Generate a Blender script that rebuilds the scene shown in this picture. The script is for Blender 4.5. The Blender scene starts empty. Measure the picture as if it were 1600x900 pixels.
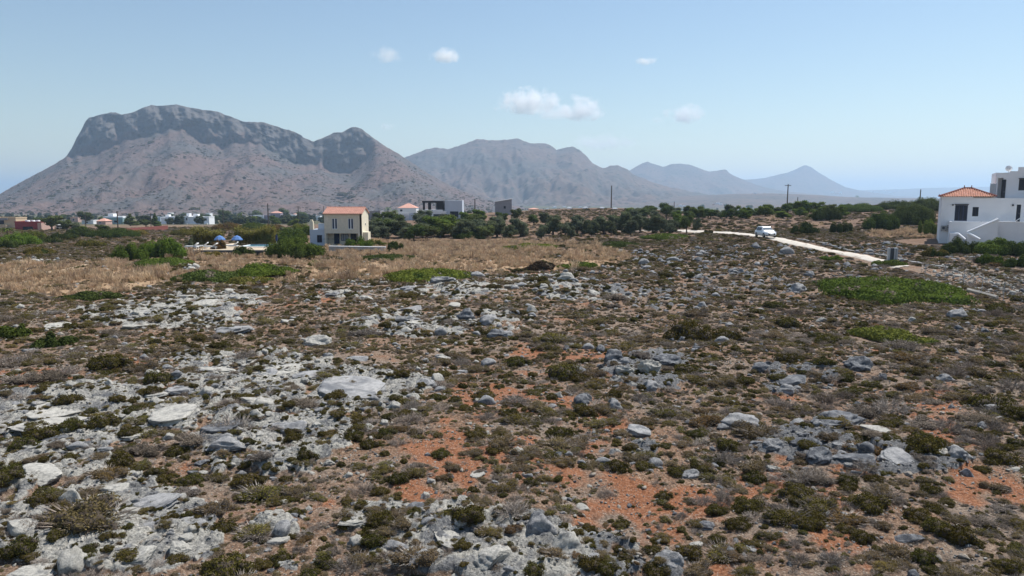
import bpy, bmesh, math, random
import numpy as np
from mathutils import Vector

SC = bpy.context.scene
COL = SC.collection
rnd = random.Random(7)
RNG = np.random.RandomState(11)
R = math.radians

# ------------------------------------------------------------------ camera, world, sun, exposure
F = 1111.0                       # focal length in pixels of the 1600 px wide photograph
HC = 7.5                         # camera height
PITCH = math.atan(142.0 / F)
CP, SP = math.cos(PITCH), math.sin(PITCH)
cam = bpy.data.cameras.new('camera')
cam.sensor_width = 36.0
cam.lens = F / 1600.0 * 36.0
cam.clip_start, cam.clip_end = 0.5, 90000.0
camo = bpy.data.objects.new('camera', cam)
COL.objects.link(camo)
camo.location = (0, 0, HC)
camo.rotation_euler = (math.pi / 2 - PITCH, 0, 0)
SC.camera = camo

SUN_EL, SUN_AZ = R(60), R(52)    # azimuth measured from +Y towards +X
world = bpy.data.worlds.new('World')
SC.world = world
world.use_nodes = True
wn = world.node_tree.nodes
wl = world.node_tree.links
wn.clear()
sky = wn.new('ShaderNodeTexSky')
sky.sky_type = 'NISHITA'
sky.sun_disc = False
sky.sun_elevation = SUN_EL
sky.sun_rotation = SUN_AZ
sky.altitude = 0
sky.air_density = 1.25
sky.dust_density = 0.1
sky.ozone_density = 1.6
bgn = wn.new('ShaderNodeBackground')
bgn.inputs['Strength'].default_value = 0.09
wo = wn.new('ShaderNodeOutputWorld')
wl.new(sky.outputs[0], bgn.inputs['Color'])
wl.new(bgn.outputs[0], wo.inputs['Surface'])
sl = bpy.data.lights.new('sun', 'SUN')
sl.energy = 5.0
sl.angle = R(0.5)
sl.color = (1.0, 0.965, 0.91)
so = bpy.data.objects.new('sun', sl)
COL.objects.link(so)
SUNV = Vector((math.sin(SUN_AZ) * math.cos(SUN_EL), math.cos(SUN_AZ) * math.cos(SUN_EL), math.sin(SUN_EL)))
so.rotation_euler = SUNV.to_track_quat('Z', 'Y').to_euler()
so.location = (0, 0, 60)
SC.view_settings.view_transform = 'Standard'
SC.view_settings.look = 'None'
SC.view_settings.gamma = 1.0
SC.view_settings.use_curve_mapping = False
SC.view_settings.exposure = 0.34
SC.cycles.max_bounces = 8
SC.cycles.diffuse_bounces = 2
SC.cycles.glossy_bounces = 2
SC.cycles.transparent_max_bounces = 8
SC.cycles.volume_bounces = 6
SC.cycles.use_denoising = True
HAZE_DENSITY = 1.4e-4
HAZE_COLOR = (0.57, 0.77, 1.0)

# ------------------------------------------------------------------ numpy noise
_perm = np.random.RandomState(3).permutation(512)
_perm = np.concatenate([_perm, _perm, _perm])

def _h(i, j, k=0):
    return _perm[(_perm[(_perm[np.asarray(k) & 511] + (j & 511)) & 511] + (i & 511)) & 511]

def perlin2(x, y, seed=0):
    x = np.asarray(x, float) + seed * 17.13
    y = np.asarray(y, float) - seed * 9.71
    xi, yi = np.floor(x).astype(int), np.floor(y).astype(int)
    xf, yf = x - xi, y - yi
    u, v = xf * xf * xf * (xf * (xf * 6 - 15) + 10), yf * yf * yf * (yf * (yf * 6 - 15) + 10)
    def g(i, j, a, b):
        ang = _h(i, j, seed) * (2 * math.pi / 512)
        return np.cos(ang) * a + np.sin(ang) * b
    n00, n10 = g(xi, yi, xf, yf), g(xi + 1, yi, xf - 1, yf)
    n01, n11 = g(xi, yi + 1, xf, yf - 1), g(xi + 1, yi + 1, xf - 1, yf - 1)
    a = n00 + u * (n10 - n00)
    b = n01 + u * (n11 - n01)
    return (a + v * (b - a)) * 1.5

def perlin3(p, seed=0):
    x, y, z = p[:, 0] + seed * 7.7, p[:, 1] - seed * 3.3, p[:, 2] + seed * 5.1
    xi, yi, zi = (np.floor(q).astype(int) for q in (x, y, z))
    xf, yf, zf = x - xi, y - yi, z - zi
    f = lambda t: t * t * t * (t * (t * 6 - 15) + 10)
    u, v, w = f(xf), f(yf), f(zf)
    def g(i, j, k, a, b, c):
        h = _h(i, j, k)
        th = h * (2 * math.pi / 64)
        cz = ((h * 37) % 512) / 256.0 - 1
        sz = np.sqrt(1 - cz * cz)
        return np.cos(th) * sz * a + np.sin(th) * sz * b + cz * c
    L = lambda a, b, t: a + t * (b - a)
    r = []
    for dz in (0, 1):
        n0 = L(g(xi, yi, zi + dz, xf, yf, zf - dz), g(xi + 1, yi, zi + dz, xf - 1, yf, zf - dz), u)
        n1 = L(g(xi, yi + 1, zi + dz, xf, yf - 1, zf - dz), g(xi + 1, yi + 1, zi + dz, xf - 1, yf - 1, zf - dz), u)
        r.append(L(n0, n1, v))
    return L(r[0], r[1], w) * 1.5

def fbm2(x, y, seed=0, octv=4, lac=2.1, gain=0.5):
    t = np.zeros(np.shape(x))
    a = 1.0
    for o in range(octv):
        t = t + a * perlin2(x, y, seed + o)
        x, y, a = np.asarray(x) * lac, np.asarray(y) * lac, a * gain
    return t

def sstep(a, b, x):
    t = np.clip((np.asarray(x, float) - a) / (b - a), 0, 1)
    return t * t * (3 - 2 * t)

# ------------------------------------------------------------------ pixel <-> world
def ray(px, py):
    """slopes (x per Y, z per Y) of the ray through a pixel of the 1600x900 photograph"""
    u, v = np.asarray(px, float) - 800, 450 - np.asarray(py, float)
    Y = F * CP + v * SP
    return u / Y, (v * CP - F * SP) / Y

def pix(x, y, z):
    zr = np.asarray(z) - HC
    d = np.asarray(y) * CP - zr * SP
    return 800 + np.asarray(x) / d * F, 450 - (np.asarray(y) * SP + zr * CP) / d * F

# terrain control table: heights at knots of distance for pixel columns
YK = np.array([0, 14, 40, 60, 80, 105, 130, 150, 180, 200, 240, 280, 330, 400, 550, 900, 1200, 2000, 60000.])
PK = np.array([-500, 100, 450, 700, 950, 1200, 1400, 1550, 2200.])
far = [-12, -19, -24, -25, -25]
ZK = np.array([
    [0, 0, 0, 0, -.3, -.7, -1.1, -1.5, -2.2, -2.8, -3.8, -5, -6.2, -8] + far,
    [0, 0, 0, 0, -.3, -.7, -1.1, -1.5, -2.2, -2.8, -3.8, -5, -6.2, -8] + far,
    [0, 0, 0, 0, -.2, -.7, -1.25, -1.5, -2, -2.3, -3.2, -4.4, -5.8, -8] + far,
    [0, 0, 0, 0, 0, -.3, -.9, -1.2, -.7, 0, .4, .8, 0, -4] + far,
    [0, 0, 0, 0, .2, .1, -.3, -.5, 0, .7, 1.6, 2.3, 2.7, -4] + far,
    [0, 0, 0, 0, .7, 1.45, 1.75, 2.1, 2.7, 2.9, 2.5, 1, -2, -6] + far,
    [0, 0, .1, .3, .9, 1.5, 2.3, 2.9, 3.7, 4.1, 4.8, 4.5, 2, -4] + far,
    [0, 0, .1, .4, 1.0, 1.8, 2.3, 2.8, 3.5, 4, 4.5, 4, 1, -4] + far,
    [0, 0, .1, .4, 1.0, 1.8, 2.3, 2.8, 3.5, 4, 4.5, 4, 1, -4] + far])

def base_z(x, y):
    x, y = np.broadcast_arrays(np.asarray(x, float), np.asarray(y, float))
    yy = np.maximum(y, 1.0)
    pxc = 800 + x / yy * F
    j = np.clip(np.searchsorted(PK, pxc) - 1, 0, len(PK) - 2)
    t = np.clip((pxc - PK[j]) / (PK[j + 1] - PK[j]), 0, 1)
    t = t * t * (3 - 2 * t)
    i = np.clip(np.searchsorted(YK, yy) - 1, 0, len(YK) - 2)
    q = np.clip((yy - YK[i]) / (YK[i + 1] - YK[i]), 0, 1)
    za = ZK[j, i] * (1 - q) + ZK[j, i + 1] * q
    zb = ZK[j + 1, i] * (1 - q) + ZK[j + 1, i + 1] * q
    return za * (1 - t) + zb * t

def ell(px, py, lst):
    """soft union of ellipses (cx, cy, rx, ry, weight) in photograph pixels"""
    m = np.zeros(np.shape(px))
    for cx, cy, rx, ry, w in lst:
        d = ((px - cx) / rx) ** 2 + ((py - cy) / ry) ** 2
        m = np.maximum(m, w * np.clip(1.6 - d, 0, 1))
    return m

ROCKY = [(130, 650, 170, 50, 1), (60, 740, 140, 50, .9), (170, 830, 190, 80, 1), (480, 610, 200, 45, 1), (350, 670, 90, 45, .9),
         (460, 690, 90, 45, .9), (420, 720, 110, 40, .6), (640, 840, 130, 50, .85), (820, 860, 150, 45, 1), (930, 870, 80, 40, .8), (380, 850, 120, 60, .55),
         (1400, 725, 130, 28, .9), (1260, 700, 90, 40, .8), (1020, 580, 90, 35, .7), (1250, 590, 60, 25, .7), (990, 690, 70, 30, .55),
         (250, 495, 130, 22, .95), (330, 470, 90, 16, .8), (650, 505, 110, 20, .75), (520, 465, 60, 12, .5), (700, 455, 90, 14, .75), (840, 440, 60, 14, .7),
         (930, 460, 90, 16, .7), (780, 505, 60, 20, .6), (1060, 470, 120, 14, .5), (1000, 400, 150, 14, .5), (1150, 440, 120, 22, .5), (1080, 880, 80, 35, .6), (1170, 850, 70, 30, .5), (400, 570, 160, 22, .7)]
REDDY = [(40, 600, 90, 22, .9), (230, 575, 60, 14, .7), (760, 620, 60, 50, .8), (740, 700, 110, 50, .55), (870, 600, 90, 40, .7), (880, 720, 120, 45, .75), (960, 780, 120, 45, .9),
         (1060, 800, 90, 50, .95), (1180, 760, 60, 22, .9), (1280, 870, 130, 40, .8), (1460, 640, 40, 60, .8), (1480, 690, 60, 20, .7), (450, 790, 120, 40, .6), (600, 790, 90, 40, .5),
         (880, 545, 90, 18, .7), (460, 470, 60, 14, .6), (830, 420, 50, 6, .8), (1560, 760, 80, 50, .6), (1200, 880, 120, 40, .6), (900, 650, 100, 40, .5), (1330, 770, 60, 40, .6)]
DRYF = [(120, 435, 200, 28, 1), (330, 405, 120, 14, .9), (420, 430, 160, 12, .7), (540, 425, 120, 14, .9), (700, 400, 190, 26, 1), (860, 400, 120, 22, .85), (640, 385, 90, 14, .9), (930, 350, 70, 8, .7), (860, 350, 60, 14, .8),
        (1410, 366, 50, 8, .8), (480, 405, 60, 10, .8), (820, 425, 80, 10, .5), (1270, 345, 120, 8, .4), (230, 348, 120, 7, .7), (360, 345, 80, 6, .6), (760, 385, 90, 14, 1)]
BROWN = [(910, 332, 90, 10, .9), (110, 395, 170, 24, .5)]

def masks(x, y, zb):
    px, py = pix(x, y, zb)
    near = np.asarray(y) < 400
    n1 = fbm2(x / 2.6, y / 3.4, 21, 3)
    n1 = n1 * .55 + .45 * fbm2(x / 1.1 + .3 * y, y / 1.7, 25, 3)
    rock = ell(px, py, ROCKY) + .26 * (py > 430)
    n1 = n1 * .8 + .35 * fbm2(x / .7, y / .9, 28, 2)
    rock = sstep(.47, .64, rock * .60 + n1 * .42)
    rock = rock * (1 - sstep(95, 130, y))
    n2 = .6 * fbm2(x / 3.5, y / 3.5, 31, 3) + .6 * fbm2(x / 1.1, y / 1.3, 35, 3)
    red = sstep(.25, 1.05, ell(px, py, REDDY) * .80 + n2 * .80 + .10) * (1 - sstep(90, 120, y))
    n3 = fbm2(x / 6.0, y / 9.0, 41, 3)
    dry = sstep(.38, .74, ell(px, py, DRYF) * .9 + n3 * .42) * near
    brown = sstep(.3, .6, ell(px, py, BROWN) + n3 * .25) * near
    return rock, red, dry, brown

STR = R(24)                      # strike of the limestone beds
def ground_z(x, y, detail=True, m=None):
    x, y = np.broadcast_arrays(np.asarray(x, float), np.asarray(y, float))
    z = base_z(x, y)
    zb = z
    fade = 1 - sstep(70, 160, y)
    z = z + fade * (.30 * perlin2(x / 8.0, y / 10.0, 1) + .10 * perlin2(x / 2.7, y / 2.7, 2)) + .25 * (1 - sstep(200, 500, y)) * perlin2(x / 28, y / 28, 3)
    if detail:
        rock = m if m is not None else masks(x, y, zb)[0]
        u = x * math.cos(STR) + y * math.sin(STR)
        v = -x * math.sin(STR) + y * math.cos(STR)
        u2 = u + .5 * perlin2(x / 1.5, y / 1.5, 5)
        v2 = v + .4 * perlin2(x / 1.3, y / 1.3, 6)
        b1 = np.abs(perlin2(u2 / 3.4, v2 / 1.5, 7))
        b2 = np.abs(perlin2(u2 / 1.3, v2 / .75, 8))
        b3 = np.abs(perlin2(x / .42, y / .42, 9))
        b4 = perlin2(x / .17, y / .17, 10)
        def terr(t, n):
            q = t * n
            f = np.floor(q)
            return (f + sstep(.62, 1.0, q - f) + .12 * (q - f)) / n
        led = terr(np.clip(.5 + .6 * fbm2(u2 / 3.6, v2 / 1.5, 7, 3), 0, 1.4), 5)
        crack = (1 - np.abs(perlin2(u2 / 1.0, v2 / .6, 13))) ** 9 + .6 * (1 - np.abs(perlin2(u2 / .45, v2 / .33, 14))) ** 8
        z = z + fade * rock * (.05 + .30 * led + .09 * b2 - .05 * (1 - b3) ** 4 - .085 * crack + .022 * b4 + .012 * perlin2(x / .09, y / .09, 15))
        z = z + fade * (1 - rock) * (.035 * perlin2(x / .5, y / .5, 11) + .022 * perlin2(x / .21, y / .21, 12))
    return z

def P(px, py, n=900):
    """point of the smooth ground seen at a pixel"""
    s, dz = ray(px, py)
    Y = np.geomspace(9, 4000, n)
    f = HC + dz * Y - ground_z(s * Y, Y, False)
    k = np.where(f <= 0)[0]
    if len(k) == 0:
        Yh = Y[int(np.argmin(f))]
    else:
        k = k[0]
        Yh = Y[k] if k == 0 else Y[k - 1] + (Y[k] - Y[k - 1]) * f[k - 1] / (f[k - 1] - f[k])
    return Vector((float(s * Yh), float(Yh), float(ground_z(s * Yh, Yh, False))))

def at(px, py, Y):
    """point at distance Y behind a pixel"""
    s, dz = ray(px, py)
    return Vector((float(s * Y), Y, float(HC + dz * Y)))

def gz(x, y, detail=False):
    return float(ground_z(x, y, detail))

# ------------------------------------------------------------------ materials
MAT = {}
def ramp(nt, fac, stops):
    n = nt.nodes.new('ShaderNodeValToRGB')
    e = n.color_ramp.elements
    while len(e) < len(stops):
        e.new(0.5)
    for k, (p, c) in enumerate(stops):
        e[k].position = p
        e[k].color = (*c, 1) if len(c) == 3 else c
    if fac is not None:
        nt.links.new(fac, n.inputs[0])
    return n.outputs[0]

def noise(nt, scale, detail=4, rough=.55, vec=None, dist=0.0):
    n = nt.nodes.new('ShaderNodeTexNoise')
    n.inputs['Scale'].default_value = scale
    n.inputs['Detail'].default_value = detail
    n.inputs['Roughness'].default_value = rough
    n.inputs['Distortion'].default_value = dist
    if vec is not None:
        nt.links.new(vec, n.inputs['Vector'])
    return n.outputs[0]

def mixc(nt, fac, a, b, mode='MIX'):
    n = nt.nodes.new('ShaderNodeMix')
    n.data_type = 'RGBA'
    n.blend_type = mode
    for sock, val in ((n.inputs['Factor'], fac), (n.inputs['A'], a), (n.inputs['B'], b)):
        pass
    ins = [n.inputs[0], n.inputs[6], n.inputs[7]]
    for i, val in zip(ins, (fac, a, b)):
        if hasattr(val, 'is_linked'):
            nt.links.new(val, i)
        elif isinstance(val, (int, float)):
            i.default_value = val
        else:
            i.default_value = (*val, 1)
    return n.outputs[2]

def mth(nt, op, a, b=None, clamp=False):
    n = nt.nodes.new('ShaderNodeMath')
    n.operation = op
    n.use_clamp = clamp
    for i, val in enumerate((a, b)):
        if val is None:
            continue
        if hasattr(val, 'is_linked'):
            nt.links.new(val, n.inputs[i])
        else:
            n.inputs[i].default_value = val
    return n.outputs[0]

def newmat(name):
    m = bpy.data.materials.new(name)
    m.use_nodes = True
    nt = m.node_tree
    b = nt.nodes['Principled BSDF']
    MAT[name] = m
    return m, nt, b

def coords(nt, kind='Object'):
    return nt.nodes.new('ShaderNodeTexCoord').outputs[kind]

def bump(nt, b, height, strength=.5, dist=.05):
    n = nt.nodes.new('ShaderNodeBump')
    n.inputs['Strength'].default_value = strength
    n.inputs['Distance'].default_value = dist
    nt.links.new(height, n.inputs['Height'])
    nt.links.new(n.outputs[0], b.inputs['Normal'])

def plain(name, col, rough=.7, var=.12, scale=3.0, metal=0.0, spec=.3):
    m, nt, b = newmat(name)
    n = noise(nt, scale, 4, .6, coords(nt))
    d = tuple(c * (1 - var) for c in col)
    l = tuple(min(1, c * (1 + var)) for c in col)
    nt.links.new(ramp(nt, n, [(.3, d), (.7, l)]), b.inputs['Base Color'])
    b.inputs['Roughness'].default_value = rough
    b.inputs['Metallic'].default_value = metal
    b.inputs['Specular IOR Level'].default_value = spec
    return m

def leafmat(name, dark, light, alt, trans=.22):
    """foliage: per-leaf value from attribute v, per-plant hue from Object Info"""
    m = bpy.data.materials.new(name)
    m.use_nodes = True
    nt = m.node_tree
    nt.nodes.clear()
    at_ = nt.nodes.new('ShaderNodeAttribute')
    at_.attribute_name = 'v'
    oi = nt.nodes.new('ShaderNodeObjectInfo')
    c = ramp(nt, at_.outputs['Fac'], [(0, dark), (1, light)])
    c = mixc(nt, mth(nt, 'MULTIPLY', oi.outputs['Random'], .75), c, mixc(nt, at_.outputs['Fac'], tuple(q * .6 for q in alt), alt))
    br = mth(nt, 'MULTIPLY_ADD', oi.outputs['Random'], 37.0)
    br = mth(nt, 'FRACT', br)
    br = mth(nt, 'MULTIPLY_ADD', br, .5)
    nt.nodes[br.node.name].inputs[2].default_value = .75
    hs = nt.nodes.new('ShaderNodeHueSaturation')
    nt.links.new(br, hs.inputs['Value'])
    nt.links.new(c, hs.inputs['Color'])
    c = hs.outputs[0]
    d = nt.nodes.new('ShaderNodeBsdfDiffuse')
    t = nt.nodes.new('ShaderNodeBsdfTranslucent')
    nt.links.new(c, d.inputs[0])
    nt.links.new(c, t.inputs[0])
    mx = nt.nodes.new('ShaderNodeMixShader')
    mx.inputs[0].default_value = trans
    nt.links.new(d.outputs[0], mx.inputs[1])
    nt.links.new(t.outputs[0], mx.inputs[2])
    o = nt.nodes.new('ShaderNodeOutputMaterial')
    nt.links.new(mx.outputs[0], o.inputs[0])
    MAT[name] = m
    return m

leafmat('leaf_dark', (0.0223, 0.0229, 0.0068), (.120, .116, .032), (.13, .094, .028))
leafmat('leaf_olive', (0.0496, 0.0459, 0.0124), (.215, .195, .050), (.215, .150, .045))
leafmat('leaf_brown', (0.0620, 0.0422, 0.0223), (.265, .185, .098), (.21, .17, .075))
leafmat('leaf_grey', (0.0744, 0.0620, 0.0533), (.31, .265, .23), (.24, .185, .12))
leafmat('leaf_rust', (0.0651, 0.0360, 0.0149), (.25, .142, .055), (.18, .13, .05))
leafmat('leaf_mat', (.058, .094, .013), (.145, .215, .034), (.095, .11, .03))
leafmat('leaf_matbright', (.060, .095, .012), (.150, .215, .030), (.12, .15, .03))
leafmat('leaf_matyellow', (.085, .105, .018), (.185, .205, .040), (.15, .15, .04))
leafmat('leaf_matdeep', (.038, .058, .014), (.100, .138, .032), (.085, .098, .034))
leafmat('leaf_burnt', (.018, .013, .010), (.060, .042, .030), (.05, .035, .022))
leafmat('leaf_tree', (.046, .068, .020), (.135, .180, .052), (.125, .135, .050))
leafmat('leaf_olivetree', (.066, .078, .046), (.185, .205, .130), (.14, .155, .075))
leafmat('leaf_greentree', (.060, .092, .016), (.155, .220, .042), (.16, .185, .045))
leafmat('leaf_reed', (.110, .110, .025), (.27, .27, .065), (.22, .19, .06))
leafmat('leaf_far', (.040, .055, .030), (.085, .105, .050), (.08, .08, .045), .1)
leafmat('dry_straw', (.35, .245, .145), (.70, .545, .36), (.55, .375, .255), .32)
leafmat('twig_grey', (.20, .168, .14), (.50, .44, .385), (.36, .28, .22), .05)
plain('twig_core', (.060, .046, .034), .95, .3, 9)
plain('bark', (.11, .085, .06), .9, .3, 6)

def rockmat(name, tones, dark_amt):
    m, nt, b = newmat(name)
    v = coords(nt)
    oi = nt.nodes.new('ShaderNodeObjectInfo')
    va = nt.nodes.new('ShaderNodeVectorMath')
    va.operation = 'ADD'
    sc_ = nt.nodes.new('ShaderNodeVectorMath')
    sc_.operation = 'SCALE'
    nt.links.new(oi.outputs['Location'], sc_.inputs[0])
    sc_.inputs['Scale'].default_value = 3.7
    nt.links.new(v, va.inputs[0])
    nt.links.new(sc_.outputs[0], va.inputs[1])
    v = va.outputs[0]
    n1 = noise(nt, 2.2, 6, .62, v, .3)
    n2 = noise(nt, 9.0, 5, .7, v)
    base = ramp(nt, n2, [(.30, tones[0]), (.62, tones[1])])
    dk = ramp(nt, n1, [(dark_amt, (0, 0, 0)), (dark_amt + .14, (1, 1, 1))])
    c = mixc(nt, mth(nt, 'MULTIPLY', dk, .85), base, mixc(nt, n2, tones[2], tones[3]))
    nt.links.new(c, b.inputs['Base Color'])
    b.inputs['Roughness'].default_value = .9
    b.inputs['Specular IOR Level'].default_value = .15
    bump(nt, b, noise(nt, 16, 6, .75, v), .7, .05)
    return m

rockmat('limestone_pale', [(.23, .222, .20), (.46, .435, .385), (.07, .072, .08), (.20, .198, .198)], .53)
rockmat('limestone_grey', [(.19, .188, .186), (.35, .34, .33), (.08, .084, .094), (.17, .173, .18)], .47)
rockmat('limestone_dark', [(.12, .123, .13), (.25, .25, .252), (.045, .049, .058), (.10, .104, .115)], .42)
rockmat('rubble_stone', [(.26, .22, .18), (.44, .38, .31), (.15, .145, .145), (.25, .235, .22)], .5)

def groundmat():
    m, nt, b = newmat('ground')
    v = coords(nt)
    A = nt.nodes.new('ShaderNodeAttribute'); A.attribute_name = 'ma'
    sep = nt.nodes.new('ShaderNodeSeparateColor')
    nt.links.new(A.outputs['Color'], sep.inputs[0])
    B = nt.nodes.new('ShaderNodeAttribute'); B.attribute_name = 'mb'
    sepb = nt.nodes.new('ShaderNodeSeparateColor')
    nt.links.new(B.outputs['Color'], sepb.inputs[0])
    nf = noise(nt, 14.0, 6, .72, v)          # gravel grain
    nm = noise(nt, 2.3, 5, .62, v)
    nl = noise(nt, .35, 4, .6, v)
    vor = nt.nodes.new('ShaderNodeTexVoronoi')
    vor.inputs['Scale'].default_value = 17.0
    nt.links.new(v, vor.inputs['Vector'])
    pebble = ramp(nt, vor.outputs['Distance'], [(.16, (1, 1, 1)), (.36, (0, 0, 0))])
    vs = nt.nodes.new('ShaderNodeSeparateColor')
    nt.links.new(vor.outputs['Color'], vs.inputs[0])
    pebble = mth(nt, 'MULTIPLY', pebble, ramp(nt, vs.outputs[0], [(.45, (0, 0, 0)), (.6, (1, 1, 1))]))
    # gravelly soil
    grav = ramp(nt, nf, [(.32, (.055, .033, .022)), (.5, (.19, .112, .070)), (.68, (.43, .295, .20))])
    grav = mixc(nt, ramp(nt, nl, [(.4, (0, 0, 0)), (.62, (1, 1, 1))]), grav, ramp(nt, nf, [(.32, (.062, .045, .036)), (.68, (.37, .285, .215))]))
    # red earth
    red = ramp(nt, nf, [(.30, (.085, .036, .020)), (.5, (.265, .105, .050)), (.70, (.44, .225, .125))])
    rf = mth(nt, 'ADD', sep.outputs[1], mth(nt, 'MULTIPLY_ADD', nm, .9))
    nt.nodes[rf.node.name].inputs[1].links[0].from_node.inputs[2].default_value = -.45
    c = mixc(nt, ramp(nt, rf, [(.25, (0, 0, 0)), (.75, (.9, .9, .9))]), grav, red)
    c = mixc(nt, mth(nt, 'MULTIPLY', pebble, .8), c, ramp(nt, vs.outputs[1], [(0, (.22, .19, .165)), (1, (.50, .44, .37))]))
    # dry straw litter
    dryc = ramp(nt, noise(nt, 3.5, 6, .75, v), [(.3, (.20, .125, .075)), (.5, (.36, .245, .15)), (.7, (.50, .37, .235))])
    c = mixc(nt, sep.outputs[2], c, dryc)
    brc = ramp(nt, noise(nt, .8, 6, .75, v), [(.3, (.075, .055, .038)), (.55, (.17, .105, .072)), (.72, (.25, .175, .12))])
    c = mixc(nt, sepb.outputs[0], c, brc)
    # bedrock
    rk = ramp(nt, nf, [(.32, (.12, .115, .108)), (.50, (.33, .315, .28)), (.68, (.56, .53, .46))])
    dkn = mth(nt, 'ADD', noise(nt, .9, 7, .72, v, .4), mth(nt, 'MULTIPLY', mth(nt, 'SUBTRACT', sepb.outputs[2], .02), .30))
    dk = ramp(nt, dkn, [(.47, (0, 0, 0)), (.60, (1, 1, 1))])
    rk = mixc(nt, mth(nt, 'MULTIPLY', dk, .9), rk, ramp(nt, nf, [(.34, (.040, .044, .052)), (.66, (.20, .20, .205))]))
    rfa = mth(nt, 'ADD', sep.outputs[0], mth(nt, 'MULTIPLY_ADD', nm, .8))
    nt.nodes[rfa.node.name].inputs[1].links[0].from_node.inputs[2].default_value = -.4
    c = mixc(nt, ramp(nt, rfa, [(.38, (0, 0, 0)), (.58, (1, 1, 1))]), c, rk)
    # far plain: fields and groves
    fv = noise(nt, .012, 5, .65, v)
    pl = ramp(nt, fv, [(.38, (.060, .068, .036)), (.5, (.12, .105, .065)), (.62, (.24, .185, .125))])
    pl = mixc(nt, ramp(nt, noise(nt, .06, 3, .6, v), [(.46, (0, 0, 0)), (.58, (1, 1, 1))]), pl, (.05, .062, .032))
    c = mixc(nt, sepb.outputs[1], c, pl)
    nt.links.new(c, b.inputs['Base Color'])
    b.inputs['Roughness'].default_value = .95
    b.inputs['Specular IOR Level'].default_value = .1
    bump(nt, b, mth(nt, 'ADD', nf, mth(nt, 'MULTIPLY', noise(nt, 4.5, 6, .75, v), 1.5)), .9, .07)
groundmat()

def mountmat(name, talus, shrub, rockc, tscale=1.0):
    m, nt, b = newmat(name)
    v = coords(nt)
    at_ = nt.nodes.new('ShaderNodeAttribute'); at_.attribute_name = 'cliff'
    nbig = noise(nt, .006 * tscale, 5, .6, v)
    nfine = noise(nt, .06 * tscale, 6, .7, v)
    t = ramp(nt, nfine, [(.3, tuple(q * .72 for q in talus)), (.7, tuple(q * 1.25 for q in talus))])
    t = mixc(nt, ramp(nt, nbig, [(.42, (0, 0, 0)), (.62, (1, 1, 1))]), t, ramp(nt, nfine, [(.3, tuple(q * .6 for q in rockc)), (.7, rockc)]))
    vor = nt.nodes.new('ShaderNodeTexVoronoi')
    vor.inputs['Scale'].default_value = .055 * tscale
    nt.links.new(v, vor.inputs['Vector'])
    vs = nt.nodes.new('ShaderNodeSeparateColor')
    nt.links.new(vor.outputs['Color'], vs.inputs[0])
    d = mth(nt, 'ADD', vor.outputs['Distance'], mth(nt, 'MULTIPLY', vs.outputs[0], .25))
    t = mixc(nt, ramp(nt, d, [(.30, (.9, .9, .9)), (.42, (0, 0, 0))]), t, shrub)
    rk = ramp(nt, noise(nt, .03 * tscale, 7, .75, v, .3), [(.28, tuple(q * .45 for q in rockc)), (.5, rockc), (.72, tuple(q * 1.35 for q in rockc))])
    c = mixc(nt, at_.outputs['Fac'], t, rk)
    nt.links.new(c, b.inputs['Base Color'])
    b.inputs['Roughness'].default_value = .95
    b.inputs['Specular IOR Level'].default_value = .05
    bump(nt, b, noise(nt, .08 * tscale, 6, .7, v), .8, 5)
mountmat('mountain_near', (.148, .104, .092), (.034, .036, .026), (.130, .120, .116))
mountmat('mountain_far', (.145, .104, .088), (.034, .040, .028), (.12, .108, .10), .6)

plain('road_dust', (.50, .45, .385), .95, .16, 1.1)
plain('path_dust', (.50, .40, .29), .95, .12, .8)
plain('concrete', (.40, .39, .37), .85, .12, 2)
plain('stucco_white', (.80, .80, .81), .85, .04, .5)
plain('stucco_bluewhite', (.50, .55, .62), .85, .04, .5)
plain('trim_white', (.82, .82, .82), .7, .03, 1)
plain('stone_cream', (.72, .635, .50), .9, .10, 2.5)
plain('stucco_cream', (.72, .65, .50), .9, .05, 1)
plain('stucco_tan', (.55, .42, .28), .9, .06, 1)
plain('stucco_red', (.30, .055, .055), .85, .08, 1)
plain('stucco_pink', (.50, .33, .27), .85, .08, 1)
plain('stucco_grey', (.27, .265, .28), .9, .08, 1)
plain('stucco_teal', (.25, .36, .37), .85, .06, 1)
plain('stucco_lilac', (.30, .25, .30), .85, .06, 1)
plain('brick_red', (.22, .075, .060), .9, .15, 2)
plain('terracotta', (.46, .215, .145), .85, .22, 2.2)
plain('terracotta_pale', (.56, .30, .23), .85, .15, 2.2)
plain('frame_dark', (.022, .023, .028), .7, .1, 2)
plain('frame_blue', (.022, .036, .080), .6, .1, 2)
plain('pane', (.014, .021, .040), .25, .1, .7, 0, .25)
plain('pane_pale', (.32, .38, .45), .2, .1, .7, 0, .6)
plain('wood_pole', (.085, .068, .055), .9, .2, 3)
plain('metal_grey', (.36, .38, .41), .5, .1, 3, .4)
plain('metal_dark', (.05, .055, .065), .6, .1, 3)
plain('fabric_blue', (.085, .18, .40), .8, .08, 2)
plain('fabric_navy', (.02, .03, .08), .8, .08, 2)
plain('fabric_white', (.74, .74, .72), .85, .04, 2)
plain('car_white', (.80, .81, .82), .25, .01, 1, 0, .5)
plain('car_glass', (.13, .16, .19), .7, .05, 1, 0, .05)
plain('car_side_glass', (.035, .045, .06), .3, .05, 1, 0, .3)
plain('car_black', (.018, .018, .020), .5, .1, 3)
plain('tyre', (.02, .02, .02), .9, .1, 3)
plain('rim', (.42, .43, .45), .35, .05, 3, .8)
plain('lamp_glass', (.62, .66, .70), .1, .05, 3, 0, .8)
plain('plate', (.70, .70, .66), .5, .03, 3)
plain('water_pool', (.06, .33, .42), .08, .1, 1, 0, .5)
plain('palm_trunk', (.12, .09, .065), .95, .2, 4)

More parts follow.
